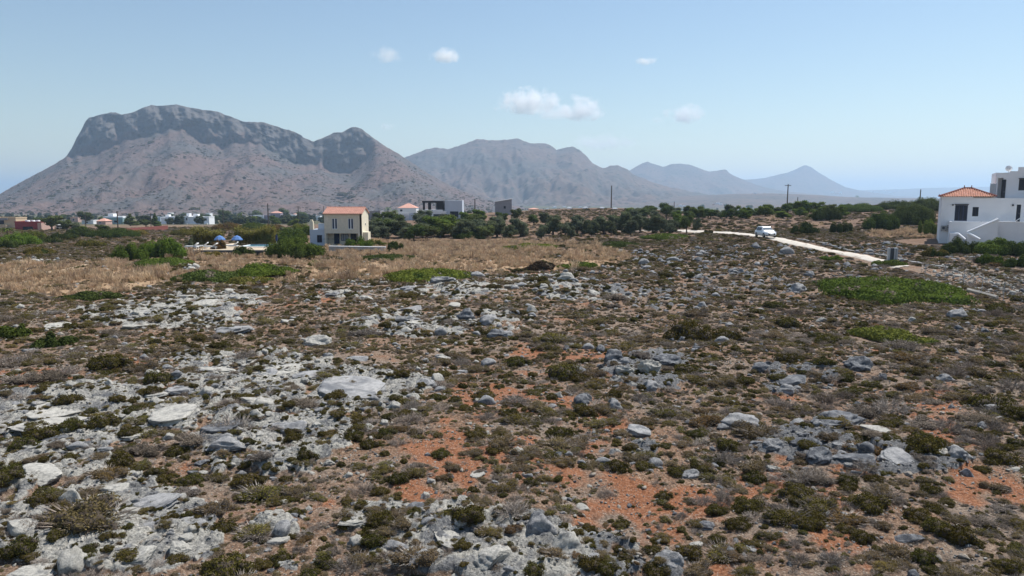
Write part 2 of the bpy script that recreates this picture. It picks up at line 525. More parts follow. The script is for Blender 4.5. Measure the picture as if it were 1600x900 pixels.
# ------------------------------------------------------------------ object helpers
def link(o, parent=None):
    COL.objects.link(o)
    if parent is not None:
        o.parent = parent
    return o

def mesh_np(name, verts, faces, mats=('ground',), mi=None, smooth=False, v=None, extra=None):
    """verts (N,3); faces: list of int arrays (M,3) or (M,4)"""
    faces = [np.asarray(f, np.int32) for f in faces if len(f)]
    me = bpy.data.meshes.new(name)
    me.vertices.add(len(verts))
    me.vertices.foreach_set('co', np.asarray(verts, np.float32).ravel())
    tot = np.concatenate([np.full(len(f), f.shape[1], np.int32) for f in faces])
    idx = np.concatenate([f.ravel() for f in faces])
    me.loops.add(len(idx))
    me.loops.foreach_set('vertex_index', idx)
    me.polygons.add(len(tot))
    st = np.zeros(len(tot), np.int32)
    st[1:] = np.cumsum(tot)[:-1]
    me.polygons.foreach_set('loop_start', st)
    me.polygons.foreach_set('loop_total', tot)
    for mm in mats:
        me.materials.append(MAT[mm])
    if mi is not None:
        me.polygons.foreach_set('material_index', np.asarray(mi, np.int32))
    if smooth is True:
        me.polygons.foreach_set('use_smooth', np.ones(len(tot), bool))
    elif smooth is not False:
        me.polygons.foreach_set('use_smooth', np.asarray(smooth, bool))
    if v is not None:
        a = me.attributes.new('v', 'FLOAT', 'FACE')
        a.data.foreach_set('value', np.asarray(v, np.float32))
    if extra:
        for k, (dom, arr) in extra.items():
            arr = np.asarray(arr, np.float32)
            if arr.ndim == 2:
                a = me.attributes.new(k, 'FLOAT_COLOR', dom)
                a.data.foreach_set('color', arr.ravel())
            else:
                a = me.attributes.new(k, 'FLOAT', dom)
                a.data.foreach_set('value', arr)
    me.update(calc_edges=True)
    me.validate()
    return me

class MB:
    """collects boxes, prisms and tubes into one mesh"""
    def __init__(s):
        s.v, s.f, s.m = [], [], []
    def poly(s, pts, faces, mat=0):
        o = len(s.v)
        s.v += [tuple(p) for p in pts]
        s.f += [tuple(i + o for i in f) for f in faces]
        s.m += [mat] * len(faces)
        return s
    def box(s, x0, x1, y0, y1, z0, z1, mat=0):
        p = [(x0, y0, z0), (x1, y0, z0), (x1, y1, z0), (x0, y1, z0), (x0, y0, z1), (x1, y0, z1), (x1, y1, z1), (x0, y1, z1)]
        return s.poly(p, [(0, 3, 2, 1), (4, 5, 6, 7), (0, 1, 5, 4), (1, 2, 6, 5), (2, 3, 7, 6), (3, 0, 4, 7)], mat)
    def tube(s, a, b, r0, r1=None, n=8, mat=0):
        a, b = Vector(a), Vector(b)
        r1 = r0 if r1 is None else r1
        d = (b - a).normalized()
        u = d.orthogonal().normalized()
        w = d.cross(u)
        pts = []
        for c, r in ((a, r0), (b, r1)):
            for k in range(n):
                t = 2 * math.pi * k / n
                pts.append(c + u * (r * math.cos(t)) + w * (r * math.sin(t)))
        fs = [(k, (k + 1) % n, n + (k + 1) % n, n + k) for k in range(n)]
        return s.poly(pts, fs + [tuple(range(n))[::-1], tuple(range(n, 2 * n))], mat)
    def prism(s, prof, x0, x1, axis=0, mat=0):
        """extrude a 2D profile (list of (a, b)) from x0 to x1 along an axis"""
        n = len(prof)
        mk = (lambda q, a, b: (q, a, b)) if axis == 0 else (lambda q, a, b: (a, q, b)) if axis == 1 else (lambda q, a, b: (a, b, q))
        pts = [mk(x0, a, b) for a, b in prof] + [mk(x1, a, b) for a, b in prof]
        fs = [(k, (k + 1) % n, n + (k + 1) % n, n + k) for k in range(n)]
        return s.poly(pts, fs + [tuple(range(n))[::-1], tuple(range(n, 2 * n))], mat)
    def obj(s, name, mats, parent=None, bevel=0.0, smooth=False):
        me = bpy.data.meshes.new(name)
        me.from_pydata(s.v, [], s.f)
        for k in ((mats,) if isinstance(mats, str) else mats):
            me.materials.append(MAT[k])
        me.polygons.foreach_set('material_index', s.m)
        bm = bmesh.new()
        bm.from_mesh(me)
        bmesh.ops.recalc_face_normals(bm, faces=bm.faces)
        if bevel:
            bmesh.ops.bevel(bm, geom=list(bm.edges), offset=bevel, segments=2, affect='EDGES', clamp_overlap=True)
        bm.to_mesh(me)
        bm.free()
        if smooth:
            me.polygons.foreach_set('use_smooth', [True] * len(me.polygons))
        o = bpy.data.objects.new(name, me)
        return link(o, parent)

def tag(o, label=None, cat=None, group=None, kind=None):
    if label: o['label'] = label
    if cat: o['category'] = cat
    if group: o['group'] = group
    if kind: o['kind'] = kind
    return o

def root(name, loc, rz=0.0, label=None, cat=None, group=None):
    o = bpy.data.objects.new(name, None)
    o.empty_display_size = .3
    o.location = loc
    o.rotation_euler = (0, 0, rz)
    return tag(link(o), label, cat, group)

def copy_tree(o, parent=None):
    c = o.copy()
    link(c)
    if parent is not None:
        c.parent = parent
    for ch in list(o.children):
        copy_tree(ch, c)
    return c

def scatter(name, pts, rotz, tilt, scl, idx, coll, label=None):
    """one object whose vertices carry instances of the meshes of coll"""
    n = len(pts)
    me = bpy.data.meshes.new(name)
    me.vertices.add(n)
    me.vertices.foreach_set('co', np.asarray(pts, np.float32).ravel())
    rot = np.zeros((n, 3), np.float32)
    rot[:, 2] = rotz
    rot[:, :2] = tilt
    for nm, ty, key, arr in (('rot', 'FLOAT_VECTOR', 'vector', rot), ('scl', 'FLOAT_VECTOR', 'vector', np.asarray(scl, np.float32)), ('pick', 'INT', 'value', np.asarray(idx, np.int32))):
        me.attributes.new(nm, ty, 'POINT').data.foreach_set(key, arr.ravel())
    o = bpy.data.objects.new(name, me)
    link(o)
    tag(o, label=label, kind='stuff')
    ng = bpy.data.node_groups.new(name, 'GeometryNodeTree')
    ng.interface.new_socket('Geometry', in_out='INPUT', socket_type='NodeSocketGeometry')
    ng.interface.new_socket('Geometry', in_out='OUTPUT', socket_type='NodeSocketGeometry')
    N, L = ng.nodes, ng.links
    gi, go = N.new('NodeGroupInput'), N.new('NodeGroupOutput')
    ci = N.new('GeometryNodeCollectionInfo')
    ci.inputs['Collection'].default_value = coll
    ci.inputs['Separate Children'].default_value = True
    ci.inputs['Reset Children'].default_value = True
    ip = N.new('GeometryNodeInstanceOnPoints')
    ip.inputs['Pick Instance'].default_value = True
    def att(nm, ty):
        a = N.new('GeometryNodeInputNamedAttribute')
        a.data_type = ty
        a.inputs['Name'].default_value = nm
        return a.outputs['Attribute']
    e2r = N.new('FunctionNodeEulerToRotation')
    L.new(att('rot', 'FLOAT_VECTOR'), e2r.inputs[0])
    L.new(gi.outputs[0], ip.inputs['Points'])
    L.new(ci.outputs[0], ip.inputs['Instance'])
    L.new(att('pick', 'INT'), ip.inputs['Instance Index'])
    L.new(e2r.outputs[0], ip.inputs['Rotation'])
    L.new(att('scl', 'FLOAT_VECTOR'), ip.inputs['Scale'])
    L.new(ip.outputs[0], go.inputs[0])
    md = o.modifiers.new('scatter', 'NODES')
    md.node_group = ng
    return o

def protos(name, meshes):
    c = bpy.data.collections.new(name)
    for k, me in enumerate(meshes):
        c.objects.link(bpy.data.objects.new('%s_%03d' % (name, k), me))
    return c
# ------------------------------------------------------------------ ground sheet
def grid_faces(nr, nc):
    i = np.arange(nr - 1)[:, None] * nc + np.arange(nc - 1)[None, :]
    return np.stack([i, i + 1, i + 1 + nc, i + nc], -1).reshape(-1, 4)

_ys = np.concatenate([np.geomspace(5, 10.5, 10)[:-1], np.geomspace(10.5, 140, 620)[:-1], np.geomspace(140, 1200, 170)[:-1], np.geomspace(1200, 20500, 46)])
_ss = np.concatenate([np.linspace(-1.7, -.84, 22)[:-1], np.linspace(-.84, .84, 600), np.linspace(.84, 1.7, 22)[1:]])
_S, _Y = np.meshgrid(_ss, _ys)
_X = _S * _Y
_zb = base_z(_X, _Y)
_rock, _red, _dry, _brown = masks(_X, _Y, _zb)
_Z = ground_z(_X, _Y, True, _rock)
_plain = sstep(300, 480, _Y)
_ma = np.stack([_rock, _red, _dry, np.ones_like(_rock)], -1).reshape(-1, 4)
_mb = np.stack([np.maximum(_brown, sstep(70, 110, _Y) * (1 - _plain) * .75), _plain, sstep(820, 1150, pix(_X, _Y, _zb)[0]) * 1.0, np.ones_like(_rock)], -1).reshape(-1, 4)
gme = mesh_np('ground', np.stack([_X, _Y, _Z], -1).reshape(-1, 3), [grid_faces(len(_ys), len(_ss))], ('ground',), smooth=True,
              extra={'ma': ('POINT', _ma), 'mb': ('POINT', _mb)})
tag(link(bpy.data.objects.new('ground', gme)), kind='structure')
del _S, _X, _Z, _ma, _mb

# ------------------------------------------------------------------ mountains
def interp(pts, x):
    a = np.array(sorted(pts), float)
    return np.interp(x, a[:, 0], a[:, 1])

MVS = []
def mountain(name, sil, Yr, Yf, mat, px0, px1, nc, cliff=None, seed=0, gully=12.0, back=1500.0, zfoot=-28.0, jag=2.0):
    pxs = np.linspace(px0, px1, nc)
    ytop = interp(sil, pxs) + jag * .35 * fbm2(pxs / 9.0, pxs * 0 + seed, seed, 3)
    s, dz = ray(pxs, ytop)
    crest = HC + dz * Yr
    if cliff:
        yc = np.maximum(interp(cliff, pxs) + 3.0 * fbm2(pxs / 14.0, pxs * 0 + 5, seed + 3, 3), ytop + .5)
        yc = np.where(interp(cliff, pxs) <= ytop + 1.0, ytop + .3, yc)
    else:
        yc = ytop + .3
    zc = HC + ray(pxs, yc)[1] * (Yr * .975)
    zc = np.minimum(zc, crest - .5)
    kw = max(3, int(70 / (pxs[1] - pxs[0])) | 1)
    zs = np.convolve(np.pad(zc, kw // 2, 'edge'), np.hanning(kw + 2)[1:-1] / np.hanning(kw + 2)[1:-1].sum(), 'valid')
    tal = np.linspace(0, 1, 90)[:-1]
    cl = np.linspace(0, 1, 56)
    bk = np.linspace(0, 1, 14)[1:]
    V, A = [], []
    Yc = Yr * .975
    for t in tal:
        Y = Yf + (Yc - Yf) * t
        pr = .30 * t + .70 * t ** 2.1
        zt = zs + (zc - zs) * t ** 7
        z = zfoot + (zt - zfoot) * pr
        x = s * Y
        env = np.sin(math.pi * min(1, t * 1.05)) ** .7
        g = fbm2(x / (Yr * .055), np.full(nc, Y / (Yr * .16)), seed + 5, 4)
        g2 = fbm2(x / (Yr * .012), np.full(nc, Y / (Yr * .02)), seed + 15, 3)
        z = z + env * (gully * g + gully * .18 * g2) * np.clip((zc - zfoot) / 150, 0, 1.3)
        z = np.minimum(z, HC + (zc - HC) * 1.0 * (Y / Yc) + 0 * z) if t > .5 else z
        V.append(np.stack([x, np.full(nc, Y), z], -1)); A.append(np.full(nc, 0.0))
    hgt = np.clip((crest - zc) / 60.0, 0, 1)
    for t in cl:
        z = zc + (crest - zc) * (t ** .85)
        rough = fbm2(s * Yr / 42.0, z / 55.0, seed + 9, 5) + .5 * np.abs(perlin2(s * Yr / 17.0, z / 40.0, seed + 19))
        Y = Yc + (Yr - Yc) * (.55 * t + .45 * t ** 3) + rough * (Yr * .0105) * hgt * math.sin(math.pi * min(1, t * .97)) ** .5
        V.append(np.stack([s * Y, Y, z], -1)); A.append(hgt * np.clip(sstep(0, .45, t + .25 * fbm2(s * Yr / 30.0, np.full(nc, t * 5), seed + 31, 3)), 0, 1))
    for t in bk:
        Y = Yr + back * t
        z = crest + (zfoot - crest) * (t ** 1.1) + 4 * fbm2(s * Yr / 60.0, np.full(nc, t * 9), seed + 2, 3) * (1 - t)
        z = np.minimum(z, HC + (crest - HC) * (Y / Yr))
        V.append(np.stack([s * Y, np.full(nc, Y), z], -1)); A.append(hgt)
    V = np.array(V)
    me = mesh_np(name, V.reshape(-1, 3), [grid_faces(V.shape[0], nc)], (mat,), smooth=True, extra={'cliff': ('POINT', np.array(A).ravel())})
    o = link(bpy.data.objects.new(name, me))
    tag(o, kind='structure')
    MVS.append(V)
    return V

M1 = [(-700, 335), (-250, 333), (-100, 328), (0, 303), (30, 286), (60, 270), (85, 257), (103, 245), (112, 232), (120, 215), (128, 201), (133, 190), (139, 184), (160, 178), (180, 175), (190, 179), (205, 176),
      (225, 168), (236, 164), (252, 165), (275, 163), (290, 167), (315, 171), (330, 173), (338, 174), (360, 182), (380, 190), (400, 191), (412, 191), (440, 200), (460, 206), (471, 211), (474, 215), (490, 221), (510, 213), (522, 207), (535, 207),
      (546, 200), (557, 198), (566, 202), (580, 213), (600, 227), (620, 239), (640, 252), (665, 268), (690, 283), (720, 297), (760, 311), (800, 320), (850, 330), (1000, 336)]
C1 = [(-700, 330), (0, 300), (95, 246), (103, 246), (112, 246), (125, 243), (145, 239), (165, 232), (185, 226), (195, 217), (215, 214), (240, 209), (265, 203), (283, 202), (292, 210), (310, 221), (345, 231), (362, 225), (380, 223), (405, 225), (420, 236),
      (440, 246), (460, 254), (475, 258), (492, 258), (500, 250), (505, 262), (525, 268), (540, 271), (556, 264), (572, 248), (586, 226), (600, 229), (620, 241), (1000, 330)]
mv1 = mountain('mountain', M1, 2100., 1150., 'mountain_near', -600, 900, 620, C1, 3, 22, 900)
M2 = [(450, 330), (540, 300), (590, 272), (615, 257), (633, 246), (655, 238), (667, 233), (683, 231), (700, 233), (715, 229), (730, 224), (745, 217), (760, 219), (775, 220), (790, 218), (808, 217), (820, 221), (830, 224), (845, 224), (858, 226), (870, 234),
      (882, 231), (894, 229), (905, 234), (915, 243), (927, 256), (943, 263), (955, 259), (968, 259), (980, 265), (990, 273), (1010, 281), (1040, 291), (1080, 299), (1130, 307), (1200, 316), (1300, 330)]
mountain('mountain', M2, 3800., 2500., 'mountain_far', 440, 1310, 420, None, 11, 48, 1500, jag=3)
M3 = [(860, 325), (930, 290), (962, 274), (985, 266), (1003, 255), (1012, 253), (1024, 257), (1037, 261), (1050, 256), (1062, 256), (1076, 257), (1085, 260), (1098, 265), (1107, 268), (1120, 267), (1128, 265), (1134, 265), (1140, 271), (1150, 276), (1165, 282), (1180, 288),
      (1200, 294), (1230, 299), (1280, 304), (1330, 309), (1450, 316)]
mountain('mountain', M3, 6000., 4600., 'mountain_far', 860, 1450, 260, None, 17, 30, 1800, jag=2)
M4 = [(960, 310), (1080, 292), (1140, 284), (1160, 281), (1182, 280), (1200, 277), (1215, 273), (1230, 270), (1245, 264), (1252, 260), (1259, 258), (1267, 261), (1280, 270), (1300, 282), (1320, 292), (1345, 298), (1400, 306), (1500, 312)]
mountain('mountain', M4, 8000., 6700., 'mountain_far', 960, 1500, 240, None, 23, 20, 2500, jag=1)
M5 = [(1150, 312), (1250, 301), (1300, 298), (1345, 297), (1400, 296), (1440, 294), (1480, 293), (1520, 292), (1600, 291), (1750, 293), (2000, 300), (2300, 312)]
mountain('hill', M5, 10500., 8800., 'mountain_far', 1150, 2300, 200, None, 29, 20, 3000, jag=1)
M6 = [(820, 328), (930, 318), (1000, 311), (1080, 306), (1150, 303), (1200, 302), (1260, 304), (1330, 308), (1380, 309), (1450, 310), (1600, 311), (1900, 314), (2200, 318)]
mountain('hill', M6, 3300., 2000., 'mountain_far', 820, 2200, 260, None, 37, 14, 1200, jag=1)

# ------------------------------------------------------------------ haze and clouds
hz = MB().box(-37000, 37000, -2500, 21000, -34, 405).obj('haze', [])
hm = bpy.data.materials.new('haze')
hm.use_nodes = True
hm.node_tree.nodes.clear()
pv = hm.node_tree.nodes.new('ShaderNodeVolumePrincipled')
pv.inputs['Color'].default_value = (*HAZE_COLOR, 1)
pv.inputs['Density'].default_value = HAZE_DENSITY
pv.inputs['Anisotropy'].default_value = 0.35
ho = hm.node_tree.nodes.new('ShaderNodeOutputMaterial')
hm.node_tree.links.new(pv.outputs[0], ho.inputs['Volume'])
hz.data.materials.append(hm)
tag(hz, kind='stuff')

def cloudmat(name, dens):
    m = bpy.data.materials.new(name)
    m.use_nodes = True
    nt = m.node_tree
    nt.nodes.clear()
    g = coords(nt, 'Object')
    ln = nt.nodes.new('ShaderNodeVectorMath'); ln.operation = 'LENGTH'
    nt.links.new(g, ln.inputs[0])
    geo = nt.nodes.new('ShaderNodeNewGeometry')
    n = noise(nt, .0075, 7, .66, geo.outputs['Position'], .3)
    d = mth(nt, 'SUBTRACT', 1.0, ln.outputs['Value'])
    d = mth(nt, 'MULTIPLY', d, 1.1)
    d = mth(nt, 'ADD', d, mth(nt, 'MULTIPLY', mth(nt, 'SUBTRACT', n, .58), 3.2))
    d = mth(nt, 'MULTIPLY', mth(nt, 'MAXIMUM', d, 0.0), dens)
    s = nt.nodes.new('ShaderNodeVolumeScatter')
    s.inputs['Color'].default_value = (1, 1, 1, 1)
    s.inputs['Anisotropy'].default_value = .1
    nt.links.new(d, s.inputs['Density'])
    o = nt.nodes.new('ShaderNodeOutputMaterial')
    nt.links.new(s.outputs[0], o.inputs['Volume'])
    MAT[name] = m
cloudmat('cloud', .021)
cloudmat('cloud_thin', .006)

CLOUDS = [  # px, py, half width px, half height px, kind, label
    (824, 160, 56, 25, 'cloud', 'largest white cumulus cloud, left half of the ragged pair over the hazy mountains'),
    (908, 173, 44, 23, 'cloud', 'ragged white cloud trailing right of the largest cumulus'),
    (868, 178, 44, 12, 'cloud_thin', 'thin pale cloud bridge joining the two ragged white clouds'),
    (696, 88, 30, 14, 'cloud', 'small compact white cloud high above the second mountain ridge'),
    (604, 86, 32, 15, 'cloud_thin', 'faint wispy cloud beside the small compact white cloud'),
    (1010, 96, 18, 9, 'cloud', 'tiny white cloud high in clear sky above the distant ridges'),
    (1070, 178, 32, 19, 'cloud', 'small rounded white cloud above the farthest ridges'),
    (1028, 187, 12, 7, 'cloud_thin', 'tiny faint puff beside the small rounded white cloud'),
    (940, 223, 62, 16, 'cloud_thin', 'thin pale veil of cloud low beneath the largest cumulus'),
    (604, 198, 16, 9, 'cloud_thin', 'barely visible pale puff over the slope of the pointed second peak')]
for cx, cy, hw, hh, kind, lab in CLOUDS:
    Yc = 8000.0 if kind == 'cloud' else 7600.0
    c = at(cx, cy, Yc)
    k = Yc / F
    bm = bmesh.new()
    bmesh.ops.create_icosphere(bm, subdivisions=4, radius=1.0)
    pts = np.array([v.co for v in bm.verts])
    dn = perlin3(pts * 1.7 + cx, 3) * .22 + perlin3(pts * 3.9 + cy, 4) * .12
    for v_, q in zip(bm.verts, dn):
        v_.co *= 1.0 + q
        if v_.co.z < 0:
            v_.co.z *= .75
    me = bpy.data.meshes.new('cloud')
    bm.to_mesh(me)
    bm.free()
    me.materials.append(MAT[kind])
    o = link(bpy.data.objects.new('cloud', me))
    o.location = c
    o.scale = (hw * k, hw * k * .7, hh * k)
    tag(o, lab, 'cloud', 'clouds over the mountains')

# ------------------------------------------------------------------ foliage meshes
def ico(sub):
    bm = bmesh.new()
    bmesh.ops.create_icosphere(bm, subdivisions=sub, radius=1.0)
    v = np.array([q.co[:] for q in bm.verts])
    f = np.array([[q.index for q in p.verts] for p in bm.faces])
    bm.free()
    return v, f
ICO2, ICO3, ICO4, ICO5 = ico(2), ico(3), ico(4), ico(5)

def unit(n, rs):
    d = rs.normal(size=(n, 3))
    return d / np.linalg.norm(d, axis=1, keepdims=True)

def quads(c, nrm, size, asp, rs, up=0.0):
    """leaf quads at centres c facing nrm"""
    n = len(c)
    a = unit(n, rs)
    a = a + np.array([0, 0, up])
    t = np.cross(nrm, a)
    t /= np.linalg.norm(t, axis=1, keepdims=True) + 1e-9
    b = np.cross(nrm, t)
    s = (size * rs.uniform(.6, 1.3, n))[:, None]
    hb = b * s * .5
    ht = t * s * .5 * asp
    V = np.stack([c - hb, c + ht, c + hb, c - ht], 1).reshape(-1, 3)
    return V, np.arange(4 * n).reshape(n, 4)

def leaf_lumps(lumps, n, size, rs, asp=.7, low=-.25, jit=.75, depth=.28, core=.80, coremat=1, corev=.2, up=0.0):
    """leaves over a set of ellipsoid lumps (x, y, z, rx, ry, rz), with a dark inner mass of twigs"""
    L = np.array(lumps, float)
    w = L[:, 3] * L[:, 4] + L[:, 3] * L[:, 5]
    pick = rs.choice(len(L), n, p=w / w.sum())
    d = unit(n * 3, rs)
    d = d[d[:, 2] > low][:n]
    while len(d) < n:
        d = np.concatenate([d, d])[:n]
    r = 1 - depth * rs.rand(n) ** 1.6 + .06 * rs.rand(n)
    c = L[pick, :3] + d * L[pick, 3:6] * r[:, None]
    keep = c[:, 2] > .01
    for q in L:                       # nothing deep inside another lump
        e = (((c - q[:3]) / q[3:6]) ** 2).sum(1)
        keep &= e > .42
    c, d = c[keep], d[keep]
    nrm = d + jit * unit(len(c), rs)
    nrm /= np.linalg.norm(nrm, axis=1, keepdims=True)
    V, Fq = quads(c, nrm, size, asp, rs, up)
    val = np.clip(rs.normal(.5, .24, len(c)), 0, 1)
    Vs, Fs, vals, mi = [V], [Fq], [val], [np.zeros(len(Fq), int)]
    o = len(V)
    tri = []
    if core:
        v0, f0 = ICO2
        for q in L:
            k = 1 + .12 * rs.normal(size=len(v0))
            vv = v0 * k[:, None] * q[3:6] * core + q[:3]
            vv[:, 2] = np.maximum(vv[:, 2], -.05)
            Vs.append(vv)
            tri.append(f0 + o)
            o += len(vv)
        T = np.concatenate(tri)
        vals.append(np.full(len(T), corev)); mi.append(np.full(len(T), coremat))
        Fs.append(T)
    return np.concatenate(Vs), Fs, np.concatenate(vals), np.concatenate(mi)

def shrub_mesh(name, kind, big, seed):
    rs = np.random.RandomState(seed)
    if kind == 'twig':
        return twig_mesh(name, big, seed)
    n = 3200 if big else 1050
    size = .075 if big else .125
    nl = rs.randint(8, 13) if big else rs.randint(5, 8)
    lumps = [(0, 0, .12, .62, .62, .48 if big else .55)]
    for k in range(nl):
        a = rs.uniform(0, 6.28)
        rr = rs.uniform(.30, .84)
        s = rs.uniform(.16, .42)
        lumps.append((rr * math.cos(a), rr * math.sin(a), rs.uniform(.02, .34), s, s, s * rs.uniform(.7, 1.05)))
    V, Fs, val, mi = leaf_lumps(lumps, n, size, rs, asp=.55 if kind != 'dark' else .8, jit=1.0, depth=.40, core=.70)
    if kind in ('brown', 'grey', 'olive', 'rust'):     # bare twigs poking through
        m = 300 if big else 170
        a = rs.uniform(0, 6.28, m); r0 = rs.uniform(.3, .9, m)
        p = np.stack([np.cos(a) * r0, np.sin(a) * r0, rs.uniform(.08, .42, m)], -1)
        d = p / np.linalg.norm(p, axis=1, keepdims=True) * rs.uniform(.15, .45, m)[:, None]
        sd = np.cross(d, unit(m, rs)); sd /= np.linalg.norm(sd, axis=1, keepdims=True) + 1e-9
        o = len(V)
        V = np.concatenate([V, np.stack([p - sd * .012, p + sd * .012, p + d], 1).reshape(-1, 3)])
        Fs = Fs + [np.arange(3 * m).reshape(m, 3) + o]
        val = np.concatenate([val, rs.rand(m)]); mi = np.concatenate([mi, np.full(m, 2)])
    return mesh_np(name, V, Fs, ('leaf_' + kind, 'twig_core', 'twig_grey'), mi, False, val)

def twig_mesh(name, big, seed):
    """leafless bush: branching thin sticks"""
    rs = np.random.RandomState(seed)
    V, Fc, val = [], [], []
    def stick(a, b, w0, w1):
        d = b - a
        for ax in range(2):
            s = np.cross(d, rs.normal(size=3)); s /= np.linalg.norm(s) + 1e-9
            o = len(V)
            V.extend([a - s * w0, a + s * w0, b + s * w1, b - s * w1])
            Fc.append((o, o + 1, o + 2, o + 3)); val.append(rs.rand())
    for k in range(46 if big else 26):
        a = rs.uniform(0, 6.28); el = rs.uniform(.15, 1.35)
        d = np.array([math.cos(a) * math.cos(el), math.sin(a) * math.cos(el), math.sin(el) * .8])
        p = np.array([math.cos(a), math.sin(a), 0]) * rs.uniform(0, .3)
        q = p + d * rs.uniform(.4, .65)
        stick(p, q, .018, .011)
        for j in range(5):
            e = d + .55 * rs.normal(size=3); e[2] = abs(e[2]) * .8
            e /= np.linalg.norm(e)
            t = p + (q - p) * rs.uniform(.35, 1)
            u = t + e * rs.uniform(.2, .42)
            stick(t, u, .010, .006)
            for i in range(3):
                e2 = e + .7 * rs.normal(size=3); e2 /= np.linalg.norm(e2)
                t2 = t + (u - t) * rs.uniform(.4, 1)
                stick(t2, t2 + e2 * rs.uniform(.08, .2), .006, .003)
    return mesh_np(name, np.array(V), [np.array(Fc)], ('twig_grey',), None, False, np.array(val))

KINDS = ['dark', 'olive', 'brown', 'grey', 'rust', 'twig']
NS, NB = 4, 4
SHRUB = {}
_all = []
for ki, k in enumerate(KINDS):
    SHRUB[k] = ([shrub_mesh('low_shrub', k, False, 100 + ki * 20 + j) for j in range(NS)], [shrub_mesh('low_shrub', k, True, 110 + ki * 20 + j) for j in range(NB)])
    _all += SHRUB[k][0] + SHRUB[k][1]
SCRUB = protos('scrub_variants', _all)
def scrub_index(ki, big, j):
    return ki * (NS + NB) + (NS if big else 0) + j

# ------------------------------------------------------------------ rocks
def facet(p, rs, n, lo, hi, flatz=1.0):
    for k in range(n):
        d = unit(1, rs)[0] * np.array([1, 1, flatz])
        d /= np.linalg.norm(d)
        e = p @ d
        lim = e.max() * rs.uniform(lo, hi)
        p = p - d * (np.maximum(0, e - lim) * .93)[:, None]
    return p

def rock_mesh(name, kind, sub, seed, mat):
    rs = np.random.RandomState(seed)
    v0, f0 = {4: ICO4, 5: ICO5, 3: ICO3, 2: ICO2}[sub]
    p = v0.copy()
    q = p * np.array([1, 1, 1.5]) + seed * 3.1
    if kind == 'slab':
        p = p * np.array([1, .62, .42])
        # squared-off outline: push towards a rounded box
        p = np.sign(p) * np.abs(p / np.array([1, .62, .42])) ** .80 * np.array([1, .62, .40])
        p = p * (1 + .24 * perlin3(q * 1.0, 1))[:, None]
        p = facet(p, rs, 9, .55, .85, .25)
        p = facet(p, rs, 3, .55, .8, 6)
        d = .06 * perlin3(q * 2.4, 2) - .10 * (1 - np.abs(perlin3(q * 1.9, 6))) ** 8 + .035 * perlin3(q * 6, 3) + .022 * perlin3(q * 14, 4)
    elif kind == 'crag':
        p = p * np.array([.95, .7, .8])
        d = .34 * (1 - 2 * np.abs(perlin3(q * 1.1, 5))) + .20 * (.4 - np.abs(perlin3(q * 2.6, 6))) + .09 * (.4 - np.abs(perlin3(q * 6, 7))) + .04 * perlin3(q * 13, 8)
    else:
        p = p * np.array([1, .8, .66])
        p = p * (1 + .20 * perlin3(q * .9, 9))[:, None]
        p = facet(p, rs, 13, .5, .82)
        d = .07 * (.4 - np.abs(perlin3(q * 2.1, 10))) - .10 * (1 - np.abs(perlin3(q * 1.6, 7))) ** 9 + .045 * perlin3(q * 5, 11) + .025 * perlin3(q * 12, 12)
    if sub == 2:
        d = .22 * perlin3(q * 1.1, 9) + .1 * perlin3(q * 2.5, 10)
        p = facet(p, rs, 5, .5, .8)
    if kind == 'crag' and sub > 2:
        p = facet(p, rs, 6, .6, .9)
    p = p * (1 + d)[:, None]
    cut = -.25
    p[:, 2] = np.where(p[:, 2] < cut, cut + (p[:, 2] - cut) * .1, p[:, 2])
    return mesh_np(name, p, [f0], (mat,), smooth=False)
ROCK = {}
for t, mat in (('pale', 'limestone_pale'), ('grey', 'limestone_grey'), ('dark', 'limestone_dark')):
    for ki, k in enumerate(('slab', 'boulder', 'crag')):
        ROCK[t, k] = [rock_mesh('rock', k, 5 if j == 0 else 4, 40 + ki * 7 + j * 3 + len(t), mat) for j in range(3)]
STONE = protos('stone_variants', [rock_mesh('stone', 'boulder', 2, 300 + j, 'rubble_stone') for j in range(7)] + [rock_mesh('stone', 'boulder', 2, 320 + j, 'limestone_pale') for j in range(4)]
               + [rock_mesh('stone', 'boulder', 2, 340 + j, 'limestone_dark') for j in range(4)])
# ------------------------------------------------------------------ dirt road
ROAD = [(39.6, 71), (39.4, 74), (39.2, 81), (38.8, 92), (37.6, 105), (36.6, 118), (35.6, 132), (34.0, 146), (29, 160), (20, 172), (8, 180)]
def road_x(y):
    a = np.array(ROAD)
    return np.interp(y, a[:8, 1], a[:8, 0])
def on_road(x, y, pad=-0.65):
    return (np.asarray(y) > 58) & (np.asarray(y) < 150) & (np.abs(np.asarray(x) - road_x(y)) < 2.2 + pad)

